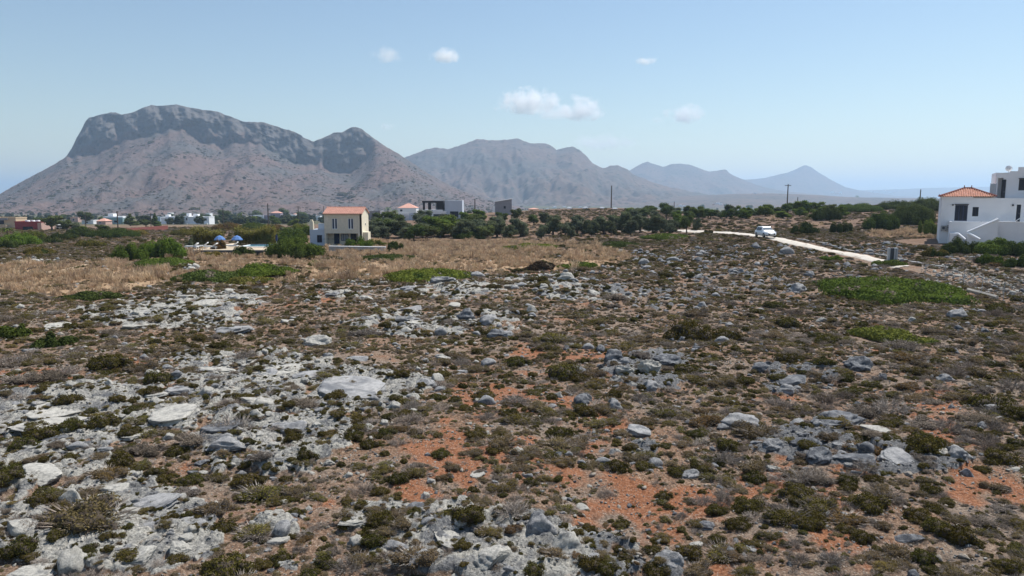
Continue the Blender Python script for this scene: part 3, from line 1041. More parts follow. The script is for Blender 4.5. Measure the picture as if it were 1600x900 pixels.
def strip(name, line, hw, mat, lift=.06, step=.8, wob=.25):
    a = np.array(line, float)
    seg = np.sqrt((np.diff(a, axis=0) ** 2).sum(1))
    t = np.concatenate([[0], np.cumsum(seg)])
    n = int(t[-1] / step) + 2
    tt = np.linspace(0, t[-1], n)
    cx, cy = np.interp(tt, t, a[:, 0]), np.interp(tt, t, a[:, 1])
    k = np.ones(7) / 7
    cx = np.convolve(np.pad(cx, 3, 'edge'), k, 'valid'); cy = np.convolve(np.pad(cy, 3, 'edge'), k, 'valid')
    dx, dy = np.gradient(cx), np.gradient(cy)
    l = np.hypot(dx, dy); nx, ny = -dy / l, dx / l
    V = []
    offs = [-1.12, -1, -.5, -.3, 0, .3, .5, 1, 1.12]
    for o in offs:
        h = hw * (.68 + .5 * np.clip(tt / 60, 0, 1)) + (wob * fbm2(tt / 3.0, tt * 0 + o, 61, 3) if abs(o) >= 1 else 0)
        x, y = cx + nx * o * h, cy + ny * o * h
        z = ground_z(x, y, True) + lift + .05 * perlin2(x / 1.1, y / 1.1, 62) * (abs(o) < 1)
        if abs(o) > 1:
            z = z - .25
        if abs(o) in (.5,):
            z = z - .04
        V.append(np.stack([x, y, z], -1))
    V = np.stack(V, 1)
    me = mesh_np(name, V.reshape(-1, 3), [grid_faces(n, len(offs))], (mat,), smooth=True)
    return tag(link(bpy.data.objects.new(name, me)), kind='structure')
strip('dirt_road', ROAD, 1.2, 'road_dust')
# low kerb along the far side of the road, in cast lengths
kb = MB()
for k in range(13):
    y0 = 68 + k * 2.6
    x0, x1 = float(road_x(y0)) + 2.75, float(road_x(y0 + 2.5)) + 2.75
    z = gz((x0 + x1) / 2, y0 + 1.2)
    kb.poly([(x0, y0, z - .2), (x0 + .3, y0, z - .2), (x1 + .3, y0 + 2.5, z - .2), (x1, y0 + 2.5, z - .2), (x0, y0, z + .14), (x0 + .3, y0, z + .14), (x1 + .3, y0 + 2.5, z + .14), (x1, y0 + 2.5, z + .14)],
            [(0, 3, 2, 1), (4, 5, 6, 7), (0, 1, 5, 4), (1, 2, 6, 5), (2, 3, 7, 6), (3, 0, 4, 7)])
tag(kb.obj('road_kerb', 'concrete'), kind='structure')
_a, _b = P(1512, 455), P(1558, 467)
kb = MB()
kb.tube((_a.x, _a.y, _a.z + .12), (_b.x, _b.y, _b.z + .12), .16, .16, 6)
tag(kb.obj('kerb_stone', 'road_dust'), 'pale narrow kerb stone lying beside the large bright green mat', 'kerb')
_p = [P(0, 437), P(60, 428), P(120, 417), P(180, 410)]
strip('footpath', [(q.x, q.y) for q in _p], .35, 'path_dust', .05, .8, .15)
_p = [P(1320, 361), P(1352, 359), P(1375, 360)]
strip('footpath', [(q.x, q.y) for q in _p], .6, 'path_dust', .08, .8, .15)

# ------------------------------------------------------------------ large green mats and bushes
def near_z(x, y):
    return gz(x, y, True)
MATS = [  # px, top, bottom, width px, height m, leaf, name, label
    (1388, 417, 478, 256, 1.24, 'leaf_mat', 'spreading_shrub', 'largest bright green spreading shrub, a broad low mound beside the stone bank and kerb'),
    (1388, 497, 541, 130, .55, 'leaf_matyellow', 'spreading_shrub', 'olive yellow spreading shrub in the heath, just this side of the largest green mound'),
    (206, 376, 410, 62, 2.0, 'leaf_mat', 'bush', 'rounded green bush, lower one of two that touch beside the dry grass field'),
    (254, 370, 406, 72, 2.5, 'leaf_mat', 'bush', 'taller domed green bush of the touching pair beside the dry grass field'),
    (256, 397, 418, 98, .9, 'leaf_mat', 'spreading_shrub', 'low smooth green mound directly before the two touching domed bushes'),
    (412, 405, 437, 96, 1.1, 'leaf_matbright', 'spreading_shrub', 'bright fresh green spreading shrub in dry grass before the pool'),
    (322, 414, 443, 112, .9, 'leaf_matdeep', 'spreading_shrub', 'dull dark green spreading shrub joined to the bright fresh green one'),
    (460, 372, 405, 90, 2.2, 'leaf_mat', 'bush', 'big rounded green bush before the white wing of the stone house'),
    (672, 410, 441, 134, .9, 'leaf_matyellow', 'spreading_shrub', 'wide yellow green spreading shrub at the edge of the rocks below dry grass'),
    (607, 388, 409, 112, .7, 'leaf_matdeep', 'spreading_shrub', 'long dull green spreading shrub below the low grey garden wall'),
    (832, 372, 390, 90, .8, 'leaf_matyellow', 'spreading_shrub', 'yellow green mound in dry grass before the olive trees'),
    (908, 405, 421, 66, .6, 'leaf_matbright', 'spreading_shrub', 'small bright green mound beside the dark burnt brush pile'),
    (966, 371, 387, 76, .7, 'leaf_matdeep', 'spreading_shrub', 'dark green flat mound in pale rocky heath before the olive trees'),
    (1045, 358, 375, 90, .9, 'leaf_mat', 'spreading_shrub', 'green spreading shrub before the start of the pale dirt road'),
    (150, 452, 471, 105, .5, 'leaf_matdeep', 'spreading_shrub', 'thin dark green mound along the lower edge of the dry grass field'),
    (22, 505, 531, 64, .7, 'leaf_mat', 'spreading_shrub', 'green spreading shrub cut by the left edge of the picture, below the grass field'),
    (88, 516, 545, 62, .7, 'leaf_matdeep', 'spreading_shrub', 'dark olive mound next to the green shrub at the picture edge'),
    (492, 404, 417, 42, .6, 'leaf_matyellow', 'spreading_shrub', 'small yellowish green mound in dry grass below the stone house'),
    (1388, 404, 419, 54, .7, 'leaf_mat', 'spreading_shrub', 'green cushion just before the grey roadside cabinet'),
    (1302, 394, 409, 36, .6, 'leaf_mat', 'spreading_shrub', 'green cushion at the near edge of the dirt road'),
    (845, 407, 425, 62, .8, 'leaf_burnt', 'brush_pile', 'dark burnt brown brush pile on bare reddish soil'),
    (390, 429, 447, 90, .5, 'leaf_olive', 'spreading_shrub', 'dull olive mound below the bright fresh green spreading shrub'),
    (30, 362, 384, 66, 1.8, 'leaf_mat', 'bush', 'light green hedge bush before the beige flat roofed house'),
    (8, 372, 388, 40, 1.6, 'leaf_matdeep', 'bush', 'dark green rounded bush cut by the left picture edge'),
    (78, 368, 380, 36, 1.1, 'leaf_matdeep', 'bush', 'small domed green bush below the white van'),
    (178, 356, 372, 76, 1.4, 'leaf_matdeep', 'bush', 'long green bush on the rise before the red brick wall'),
    (212, 358, 368, 40, .9, 'leaf_olive', 'bush', 'low dull green bush directly below the red brick wall'),
    (342, 374, 397, 30, 1.6, 'leaf_rust', 'bush', 'dark reddish brown bush under the first blue parasol'),
    (376, 384, 402, 46, 1.3, 'leaf_matdeep', 'bush', 'dark green bush before the pool edge'),
    (304, 370, 390, 34, 1.5, 'leaf_olivetree', 'bush', 'pale flowering shrub beside the tall reeds'),
    (560, 369, 390, 46, 1.9, 'leaf_mat', 'bush', 'rounded green bush before the porch of the stone house'),
    (586, 372, 388, 36, 1.4, 'leaf_matyellow', 'bush', 'yellowish bush at the sunlit gable corner of the stone house'),
    (618, 373, 392, 32, 1.7, 'leaf_matdeep', 'bush', 'dark round bush at the end of the low grey garden wall'),
    (1294, 321, 345, 44, 3.0, 'leaf_matdeep', 'bush', 'dark dome shaped bush standing before the row of green trees'),
    (1256, 347, 366, 42, 1.9, 'leaf_matdeep', 'bush', 'dark domed bush behind the white car'),
    (1314, 343, 364, 36, 2.1, 'leaf_matdeep', 'bush', 'dark olive bush between two other domes beyond the road'),
    (1378, 330, 360, 56, 2.8, 'leaf_matdeep', 'bush', 'wide dark dome bush beside the dry grass patch near the villa'),
    (1425, 318, 352, 66, 3.0, 'leaf_matdeep', 'bush', 'tall dense dark thicket against the side of the white villa'),
    (1450, 337, 366, 32, 2.4, 'leaf_greentree', 'bush', 'light green rounded bush at the corner of the white villa'),
    (1500, 370, 398, 60, 1.2, 'leaf_matdeep', 'bush', 'dark green bush below the white villa stairs'),
    (1550, 372, 400, 74, 1.5, 'leaf_mat', 'bush', 'green garden bush below the middle of the villa terrace'),
    (1592, 374, 402, 54, 1.4, 'leaf_matdeep', 'bush', 'green garden bush below the dark lower opening of the villa'),
    (1545, 396, 416, 60, .9, 'leaf_mat', 'bush', 'low green bush on the slope above the stone bank'),
    (1590, 400, 420, 46, .9, 'leaf_matdeep', 'bush', 'low dark bush above the stone bank at the picture edge'),
    (1460, 385, 402, 50, .8, 'leaf_olive', 'bush', 'olive low bush on the slope between cabinet and villa'),
    (1340, 318, 332, 70, 1.6, 'leaf_tree', 'bush', 'long dark thicket on the far rise behind the domed bushes'),
    (1400, 312, 328, 60, 2.0, 'leaf_tree', 'bush', 'dark thicket on the skyline left of the white villa'),
    (1445, 308, 330, 56, 2.6, 'leaf_tree', 'bush', 'high dark thicket on the skyline touching the villa'),
    (740, 361, 374, 60, 1.1, 'leaf_matdeep', 'bush', 'flat dark hedge at the foot of the olive trees'),
    (452, 356, 380, 56, 2, 'leaf_mat', 'bush', 'tall green bush between the reeds and the white wing of the stone house'),
    (470, 348, 368, 44, 2, 'leaf_matyellow', 'bush', 'yellowish green bush rising behind the white wing of the stone house'),
    (428, 348, 364, 40, 2, 'leaf_rust', 'bush', 'brownish bush behind the right clump of reeds'),
    (398, 346, 360, 44, 2, 'leaf_mat', 'bush', 'green bush behind the middle of the reeds'),
    (356, 347, 360, 50, 2, 'leaf_rust', 'bush', 'rusty brown bush patch between reeds and row houses'),
    (296, 357, 368, 60, 1.3, 'leaf_olive', 'bush', 'dull olive bush strip left of the reeds'),
    (128, 354, 370, 44, 1.5, 'leaf_matdeep', 'bush', 'dark bush between the white van and the long green rise'),
    (50, 360, 374, 44, 1.5, 'leaf_matyellow', 'bush', 'yellow green bush before the red house'),
    (100, 362, 374, 40, 1.4, 'leaf_matdeep', 'bush', 'dark round bush just right of the white van'),
    (508, 352, 372, 26, 1.6, 'leaf_mat', 'bush', 'green bush hugging the left corner of the stone house wing'),
    (330, 392, 402, 50, 1.3, 'leaf_olive', 'bush', 'low olive bush before the pool terrace wall'),
    (140, 374, 386, 50, 1.3, 'leaf_olive', 'bush', 'low olive bush on the grey left heath'),
    (60, 386, 398, 60, 1.3, 'leaf_olive', 'bush', 'wide olive bush low on the grey left heath'),
]
FOOT = []                       # footprints (x, y, rx, ry) kept clear of scrub
def mat_mesh(name, w, d, h, leaf, seed):
    rs = np.random.RandomState(seed)
    n_l = int(np.clip(w * d * 1.1, 9, 60))
    lumps = []
    for k in range(n_l):
        a, r = rs.uniform(0, 6.28), math.sqrt(rs.rand())
        r *= .84 * (1.05 if h > 1.25 else 1) * float(1.0 if h > 1.25 else .86 + .42 * perlin2(math.cos(a) * 1.6 + seed, math.sin(a) * 1.6, 4))
        x, y = math.cos(a) * r, math.sin(a) * r
        hh = h * (1 - r ** 2.2 * (.55 if h > 1.25 else .75)) * rs.uniform(.7 if h > 1.25 else .55, 1.1)
        s = rs.uniform(.62 if h > 1.25 else .40, 1.05) * max(.45, min(w, d) * .22)
        lumps.append((x * w / 2, y * d / 2, hh * .25, s, s, hh * .75))
    n = int(np.clip(w * d * 280 + h * w * 240, 2200, 26000))
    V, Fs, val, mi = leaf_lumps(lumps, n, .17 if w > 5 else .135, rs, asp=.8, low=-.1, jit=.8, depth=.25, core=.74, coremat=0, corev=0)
    cen = np.concatenate([V[f].mean(1) for f in Fs])
    pn = fbm2(cen[:, 0] / 1.6, cen[:, 1] / 1.6, 50 + seed % 7, 2)
    mi = np.where(pn > .52, 1, np.where(pn < -.58, 2, 0))
    alt = ('leaf_matdeep', 'leaf_grey') if w > 3 and h < 1.3 else ('leaf_matdeep', leaf)
    return mesh_np(name, V, Fs, (leaf,) + alt, mi, False, val)
for k, (px, t, b, w, h, leaf, nm, lab) in enumerate(MATS):
    p1 = P(px, b)
    W = w * p1.y / F
    dz = float(ray(px, t)[1])
    Y2 = (HC - p1.z - .8 * h) / max(-dz, .004)
    D = float(np.clip(Y2 - p1.y, .4 * W, 1.1 * W)) if Y2 > p1.y else .6 * W
    if nm == 'bush':
        D = W * .75
        h = max(.5, (HC + dz * (p1.y + D * .45)) - p1.z)
    elif Y2 < p1.y:
        h = max(h, (HC + dz * (p1.y + D * .5)) - p1.z)
    s = float(ray(px, b)[0])
    y = p1.y + D / 2
    x = s * y
    o = link(bpy.data.objects.new(nm, mat_mesh(nm, W, D, h, leaf, 500 + k)))
    o.location = (x, y, gz(x, y) - .03)
    FOOT.append((x, y, W / 2, D / 2))
    tag(o, lab, 'bush' if nm != 'brush_pile' else 'brush pile', 'green bushes and mounds across the heath' if nm != 'brush_pile' else None)

# ------------------------------------------------------------------ trees
def crown_mesh(name, leaf, seed, form='round'):
    rs = np.random.RandomState(seed)
    lumps = []
    if form == 'conifer':
        for k in range(9):
            t = k / 8
            r = .42 * (1 - t) + .06
            for j in range(3):
                a = rs.uniform(0, 6.28)
                lumps.append((math.cos(a) * r * .5, math.sin(a) * r * .5, .14 + .78 * t, r * .6, r * .6, .10))
    elif form == 'palm':
        V, Fq, val = [], [], []
        for k in range(34):
            a, up = rs.uniform(0, 6.28), rs.uniform(-.4, 1.1)
            d = np.array([math.cos(a), math.sin(a), 0])
            pts = []
            for i in range(6):
                t = i / 5
                pts.append(np.array([0, 0, .78]) + d * (.48 * t * math.cos(up * (1 - t * .4))) + np.array([0, 0, .24 * math.sin(up) * t * 1.5 - .26 * t * t]))
            sd = np.cross(d, [0, 0, 1])
            for i in range(5):
                w0, w1 = .05 * (1 - abs(i / 5 - .4)), .05 * (1 - abs((i + 1) / 5 - .4))
                o = len(V)
                V += [pts[i] - sd * w0, pts[i] + sd * w0, pts[i + 1] + sd * w1, pts[i + 1] - sd * w1]
                Fq.append((o, o + 1, o + 2, o + 3)); val.append(rs.rand())
        return mesh_np(name, np.array(V), [np.array(Fq)], (leaf,), None, False, np.array(val))
    else:
        low = .32 if form == 'round' else .16
        lumps.append((0, 0, low + .26, .33, .33, .30))
        for k in range(13):
            a, r = rs.uniform(0, 6.28), rs.uniform(.12, .34)
            z = rs.uniform(low, .82)
            s = rs.uniform(.13, .21)
            lumps.append((math.cos(a) * r, math.sin(a) * r, z, s, s, s * rs.uniform(.75, 1.0)))
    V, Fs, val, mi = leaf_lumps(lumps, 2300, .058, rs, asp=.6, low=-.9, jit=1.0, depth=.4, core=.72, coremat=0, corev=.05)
    return mesh_np(name, V, Fs, (leaf,), None, False, val)

def trunk_mesh(seed, tall=False):
    rs = np.random.RandomState(seed)
    m = MB()
    if tall:
        m.tube((0, 0, -.03), (.01, 0, .8), .04, .03, 8)
    else:
        m.tube((0, 0, -.04), (.02, .01, .24), .050, .036, 8)
        for k in range(4):
            a = k * 1.6 + rs.uniform(-.4, .4)
            e = (math.cos(a) * .2, math.sin(a) * .2, rs.uniform(.46, .64))
            m.tube((.02, .01, .22), e, .026, .010, 6)
    return m
TREES = {}
def tree_proto(kind):
    spec = {'olive': ('leaf_olivetree', 'low'), 'dark': ('leaf_tree', 'round'), 'green': ('leaf_greentree', 'low'), 'conifer': ('leaf_tree', 'conifer'), 'palm': ('leaf_greentree', 'palm')}[kind]
    cr = [crown_mesh('crown', spec[0], 700 + 10 * len(TREES) + j, spec[1]) for j in range(4 if kind not in ('palm',) else 1)]
    tr = []
    for j in range(2):
        o = trunk_mesh(900 + j, kind in ('palm', 'conifer')).obj('trunk', 'palm_trunk' if kind == 'palm' else 'bark')
        tr.append(o.data)
        bpy.data.objects.remove(o)
    TREES[kind] = (cr, tr)
for k in ('olive', 'dark', 'green', 'conifer', 'palm'):
    tree_proto(k)

def tree(name, kind, px, top, base, w, lab, group, Y=None):
    p = P(px, base) if Y is None else at(px, base, Y)
    if Y is not None:
        p.z = gz(p.x, p.y)
    hh = (HC + float(ray(px, top)[1]) * p.y) - p.z
    W = w * p.y / F
    cr, tr = TREES[kind]
    r = root(name, (p.x, p.y, p.z - .02), rnd.uniform(0, 6.28), lab, 'tree', group)
    r.scale = (W / .95, W / .95, max(hh, .6) / .98)
    link(bpy.data.objects.new('trunk', rnd.choice(tr)), r)
    link(bpy.data.objects.new('crown', rnd.choice(cr)), r)
    FOOT.append((p.x, p.y, W * .4, W * .4))
    return r

OLIVES = [(590, 348, 374, 40, 'olive'), (606, 343, 371, 36, 'dark'), (629, 346, 372, 34, 'olive'), (647, 352, 378, 28, 'dark'), (660, 348, 372, 26, 'olive'), (684, 340, 370, 44, 'green'), (706, 336, 368, 40, 'green'), (722, 343, 372, 34, 'olive'),
          (742, 345, 371, 30, 'olive'), (757, 349, 373, 26, 'olive'), (777, 344, 371, 34, 'olive'), (796, 352, 374, 24, 'olive'), (813, 343, 370, 30, 'olive'), (834, 337, 352, 16, 'dark'), (846, 352, 373, 20, 'olive'), (864, 336, 368, 34, 'olive'),
          (892, 354, 372, 16, 'olive'), (902, 337, 366, 32, 'olive'), (924, 345, 369, 22, 'olive'), (944, 336, 366, 30, 'olive'), (972, 332, 363, 28, 'olive'), (985, 346, 367, 26, 'olive'), (1000, 336, 363, 26, 'olive'), (1020, 336, 364, 32, 'olive'),
          (1046, 342, 367, 26, 'olive'), (1073, 339, 364, 20, 'dark'), (1062, 336, 358, 22, 'green'), (1088, 342, 360, 16, 'olive'), (955, 346, 368, 20, 'olive'), (730, 334, 352, 24, 'green'), (748, 330, 346, 22, 'green'), (808, 328, 346, 18, 'dark'), (783, 334, 350, 20, 'dark')]
ordw = ['first', 'second', 'third', 'fourth', 'fifth', 'sixth', 'seventh', 'eighth', 'ninth', 'tenth', 'eleventh', 'twelfth', 'thirteenth', 'fourteenth', 'fifteenth', 'sixteenth', 'seventeenth', 'eighteenth', 'nineteenth', 'twentieth'] + ['twenty-' + q for q in ('first', 'second', 'third', 'fourth', 'fifth', 'sixth', 'seventh', 'eighth', 'ninth')] + ['thirtieth'] + ['thirty-' + q for q in ('first', 'second', 'third', 'fourth', 'fifth', 'sixth', 'seventh', 'eighth', 'ninth')]
KW = {'olive': 'grey green olive tree', 'dark': 'dark green tree', 'green': 'fresh green bushy tree', 'conifer': 'narrow dark conifer', 'palm': 'palm tree'}
def tree_row(lst, where, group, name_of, Y=None):
    cnt = {}
    tot = {}
    for q in lst:
        tot[q[4]] = tot.get(q[4], 0) + 1
    for px, t, b, w, kd in sorted(lst):
        cnt[kd] = cnt.get(kd, 0) + 1
        c = cnt[kd]
        o = '' if tot[kd] == 1 else (ordw[c - 1] + ' ' if c - 1 <= tot[kd] - c else '%s from right, ' % ordw[tot[kd] - c])
        tree(name_of[kd], kd, px, t, b, w, o + '%s %s' % (KW[kd], where), group, Y)
NM = {'olive': 'olive_tree', 'dark': 'round_tree', 'green': 'bushy_tree', 'conifer': 'conifer_tree', 'palm': 'palm_tree'}
_r = random.Random(5)
for _k in range(15):
    _x = 578 + _k * 13 + _r.uniform(-5, 5)
    _b = _r.uniform(350, 376)
    OLIVES.append((round(_x), round(_b - _r.uniform(20, 28)), round(_b), round(_r.uniform(28, 42)), _r.choice(('olive', 'olive', 'green', 'dark'))))
for _k in range(9):
    _x = 780 + _k * 35 + _r.uniform(-6, 6)
    _b = _r.uniform(350, 368)
    OLIVES.append((round(_x), round(_b - _r.uniform(14, 22)), round(_b), round(_r.uniform(18, 28)), _r.choice(('olive', 'olive', 'dark'))))
OLIVES = [(a, b - 4, c, round(w * 1.15), k) for a, b, c, w, k in OLIVES]
tree_row(OLIVES, 'in the grove beyond the dry grass', 'olive grove behind the dry grass', NM)
BACKR = [(982, 322, 342, 24, 'green'), (1006, 322, 342, 26, 'dark'), (1024, 326, 344, 22, 'olive'), (1041, 315, 344, 24, 'dark'), (1058, 328, 346, 22, 'green'), (1092, 321, 342, 30, 'green'), (1110, 325, 342, 24, 'dark'), (1126, 326, 341, 20, 'olive'), (1078, 328, 344, 20, 'dark'),
         (1142, 317, 340, 26, 'olive'), (1158, 320, 340, 20, 'green'), (1172, 324, 339, 20, 'dark'), (1186, 322, 337, 20, 'green'), (1200, 318, 336, 22, 'green'), (1215, 322, 336, 20, 'dark'), (1230, 316, 335, 24, 'dark'), (1246, 313, 334, 28, 'green'), (1262, 312, 334, 28, 'green'),
         (1278, 314, 333, 26, 'green'), (1296, 318, 332, 24, 'dark'), (1322, 318, 328, 22, 'dark'), (1135, 318, 326, 10, 'dark'), (1096, 319, 328, 12, 'dark'), (1170, 320, 328, 14, 'dark')]
for _k in range(12):
    _x = 990 + _k * 29 + _r.uniform(-5, 5)
    _b = _r.uniform(336, 345)
    BACKR.append((round(_x), round(_b - _r.uniform(13, 21)), round(_b), round(_r.uniform(22, 32)), _r.choice(('green', 'dark', 'green', 'olive'))))
tree_row(BACKR, 'in the row across the skyline behind the road', 'trees on the skyline beyond the road', NM)
VILL = [(82, 335, 361, 32, 'dark'), (57, 338, 352, 18, 'dark'), (105, 342, 362, 22, 'dark'), (134, 329, 350, 26, 'dark'), (118, 345, 362, 22, 'olive'), (99, 334, 346, 14, 'dark'), (204, 334, 353, 30, 'conifer'), (243, 333, 355, 18, 'conifer'), (228, 342, 356, 18, 'dark'), (160, 350, 364, 22, 'dark'),
        (130, 352, 366, 20, 'green'), (36, 340, 348, 14, 'dark'), (160, 338, 349, 12, 'dark'), (352, 327, 346, 26, 'dark'), (378, 330, 347, 20, 'palm'), (402, 327, 342, 18, 'dark'), (443, 324, 342, 20, 'dark'), (472, 330, 344, 20, 'dark'), (340, 335, 348, 18, 'dark'), (393, 336, 350, 20, 'green'),
        (431, 335, 352, 20, 'green'), (458, 340, 354, 22, 'green'), (475, 352, 372, 30, 'green'), (448, 352, 370, 22, 'olive'), (310, 332, 342, 16, 'dark'), (325, 334, 343, 14, 'dark'), (265, 333, 342, 16, 'dark'), (287, 332, 342, 16, 'dark'), (606, 322, 338, 14, 'palm'), (617, 326, 345, 14, 'palm'),
        (590, 330, 346, 18, 'dark'), (12, 354, 372, 24, 'palm')]
tree_row([q for q in VILL if q[0] < 260], 'among the village houses below the cliff', 'trees around the village houses', NM)
tree_row([q for q in VILL if q[0] >= 260], 'between the white row houses and the modern house', 'trees around the village houses', NM)
tree('palm_tree', 'palm', 1339, 304, 318, 9, 'lone palm tree silhouetted on the far rise beside the skyline thicket', None)
tree('round_tree', 'dark', 1316, 309, 317, 10, 'small round tree on the far rise, left of the lone palm', None)
tree('round_tree', 'dark', 1328, 308, 318, 9, 'small round tree on the far rise, closest to the lone palm', None)
# far groves on the plain, uncountable
n = 2600
ss = RNG.uniform(-.85, .55, n); yy = np.exp(RNG.uniform(math.log(420), math.log(1900), n))
keep = (fbm2(ss * yy / 120, yy / 160, 71, 3) > .05)
ss, yy = ss[keep], yy[keep]
xx = ss * yy
w = RNG.uniform(3.5, 8, len(xx))
scatter('far_trees', np.stack([xx, yy, base_z(xx, yy) - .3], -1), RNG.uniform(0, 6.28, len(xx)), 0, np.stack([w, w, w * RNG.uniform(.6, 1.0, len(xx))], -1),
        RNG.randint(0, 4, len(xx)), protos('far_tree_variants', [crown_mesh('crown', 'leaf_far', 760 + j, 'low') for j in range(4)]))
# scrub dots on the near mountain
tv = mv1[3:86].reshape(-1, 3)
sel = tv[RNG.randint(0, len(tv), 52000)]
sel = sel[(fbm2(sel[:, 0] / 70, sel[:, 2] / 45, 73, 3) > RNG.uniform(-.5, .6, len(sel)))]
sel = sel + RNG.normal(size=sel.shape) * np.array([5, 5, .2])
w = RNG.lognormal(math.log(1.25), .6, len(sel))
scatter('mountain_scrub', sel, RNG.uniform(0, 6.28, len(sel)), 0, np.stack([w, w, w * .7], -1), RNG.randint(0, 3, len(sel)), protos('mountain_scrub_variants', [shrub_mesh('scrub', 'dark', False, 780 + j) for j in range(3)]))
# ------------------------------------------------------------------ buildings
def ring(m, x0, x1, z0, z1, y, t, d, mull=0, rail=0):
    m.box(x0, x0 + t, y - d, y, z0, z1); m.box(x1 - t, x1, y - d, y, z0, z1)
    m.box(x0 + t, x1 - t, y - d, y, z1 - t, z1); m.box(x0 + t, x1 - t, y - d, y, z0, z0 + t)
    for k in range(mull):
        xm = x0 + (x1 - x0) * (k + 1) / (mull + 1)
        m.box(xm - t / 2, xm + t / 2, y - d + .005, y, z0 + t, z1 - t)
    return m

def opening(parent, kind, x0, x1, z0, z1, y, frame='trim_white', pane='pane', mull=0, t=.08, d=.07, sill=False):
    f = ring(MB(), x0, x1, z0, z1, y, t, d, mull).obj(kind, frame, parent)
    MB().box(x0 + t * .6, x1 - t * .6, y - .022, y + .01, z0 + t * .6, z1 - t * .6).obj('pane', pane, f)
    if sill:
        MB().box(x0 - .06, x1 + .06, y - .14, y - .002, z0 - .07, z0 - .003).obj('sill', frame, f)
    if kind == 'door':
        MB().box(x1 - t - .07, x1 - t - .03, y - d - .05, y - d + .01, z0 + .95, z0 + 1.1).obj('handle', 'metal_grey', f)
    return f

def wall_open(m, x0, x1, z0, z1, y0, y1, holes):
    """a front wall with real openings: holes (x0, x1, z0, z1) sorted by x, none sharing a column"""
    x = x0
    for a, b, c, d in sorted(holes):
        if a > x: m.box(x, a, y0, y1, z0, z1)
        if c > z0: m.box(a, b, y0, y1, z0, c)
        if d < z1: m.box(a, b, y0, y1, d, z1)
        x = b
    if x < x1: m.box(x, x1, y0, y1, z0, z1)
    return m


# --- the two-storey stone house in the dry grass
Y0 = 132.0
p0 = at(507.5, 381, Y0)
k = Y0 / F
W = 58.5 * k
house = root('stone_house', (p0.x, Y0, gz(p0.x, Y0) - .1), 0, 'two storey cream stone house with pink tiled roof and white side wing in dry grass', 'house')
zb = HC - 73.5 * k - house.location.z           # ground floor level in local z
H0 = zb
EAVE, RID, D = H0 + 5.75, H0 + 6.75, 6.2
FRW = [(1.42, 2.42, H0 + 2.85, H0 + 4.85), (W - 2.55, W - 1.55, H0 + 2.85, H0 + 4.85)]
m = wall_open(MB(), 0, W, H0 + 2.05, EAVE, 0, .35, FRW)
m.box(0, .30, 0, .35, -1.2, H0 + 2.05); m.box(W - .75, W, 0, .35, -1.2, H0 + 2.05)
m.box(0, W, 1.9, 2.1, -1.2, H0 + 2.05)           # porch back wall
m.box(0, .35, .35, D, -1.2, EAVE); m.box(.35, W - .35, D - .35, D, -1.2, EAVE)
m.box(.35, W - .35, .35, D - .35, H0 + 2.05, H0 + 2.25)
m.box(.35, W - .35, .36, D - .36, EAVE - .2, EAVE - .05)
m.box(.3, W - .75, .2, 1.9, -1.2, H0 - .02)
m.obj('wall', 'stone_cream', house)
g = MB()
g.prism([(0.0, -1.2), (D, -1.2), (D, EAVE), (D / 2, RID - .12), (0.0, EAVE)], W - .35, W + .012)
gab = g.obj('gable_wall', 'stucco_cream', house)
gab['label'] = 'smooth sunlit cream gable wall'
g = MB().prism([(0.36, EAVE - .01), (D - .36, EAVE - .01), (D / 2, RID - .14)], 0.0, .34)
g.obj('gable_wall', 'stone_cream', house)
for (a, b, c, d) in FRW:
    for xx0, xx1 in ((a, (a + b) / 2 - .01), ((a + b) / 2 + .01, b)):
        opening(house, 'window', xx0, xx1, c, d, .16, 'trim_white', 'frame_blue', 0, .09, .08)
    MB().box(a - .15, b + .15, -.06, .1, d + .22, d + .36).obj('lintel', 'stucco_cream', house)
opening(house, 'door', 1.3, 2.3, H0, H0 + 1.95, 1.9, 'frame_dark', 'frame_blue', 1)
opening(house, 'window', 2.6, 4.0, H0 + .6, H0 + 1.9, 1.9, 'frame_blue', 'pane_pale', 2)
opening(house, 'door', 4.4, 5.5, H0, H0 + 1.95, 1.9, 'frame_dark', 'pane', 1)
for yy, z0, z1 in ((D * .5, 3.4, 3.9), (1.2, .95, 1.6)):
    s = MB()
    s.box(W + .012, W + .05, yy - .25, yy + .25, H0 + z0, H0 + z1)
    wf = s.obj('window', 'trim_white', house)
    MB().box(W + .05, W + .065, yy - .18, yy + .18, H0 + z0 + .06, H0 + z1 - .06).obj('pane', 'pane', wf)
# roof: two tiled slopes, each course of tiles a ribbed strip
def slope_tiles(parent, x0, x1, y0, z0, y1, z1, mat, courses=9, ribs=22, name='roof'):
    m = MB()
    n = Vector((0, -(z1 - z0), (y1 - y0))).normalized() if y1 > y0 else Vector((0, (z1 - z0), -(y1 - y0))).normalized()
    for c in range(courses):
        a, b = c / courses, (c + 1.06) / courses
        lift0, lift1 = .11, .05
        pts = []
        cols = ribs * 2 + 1
        for row, tt, lf in ((0, a, lift0), (1, min(b, 1), lift1)):
            for q in range(cols):
                x = x0 + (x1 - x0) * q / (cols - 1)
                h = lf + (.06 if q % 2 else 0)
                pts.append((x, y0 + (y1 - y0) * tt + n.y * h, z0 + (z1 - z0) * tt + n.z * h))
        for q in range(cols):
            pts.append((pts[q][0], pts[q][1] - n.y * .1, pts[q][2] - n.z * .1))
        m.poly(pts, [(q, q + 1, cols + q + 1, cols + q) for q in range(cols - 1)] + [(2 * cols + q, 2 * cols + q + 1, q + 1, q) for q in range(cols - 1)])
    return m.obj(name, mat, parent)
r1 = slope_tiles(house, -.2, W + .2, -.35, EAVE - .12, D / 2, RID, 'terracotta_pale')
slope_tiles(house, -.2, W + .2, D + .35, EAVE - .12, D / 2, RID, 'terracotta_pale')
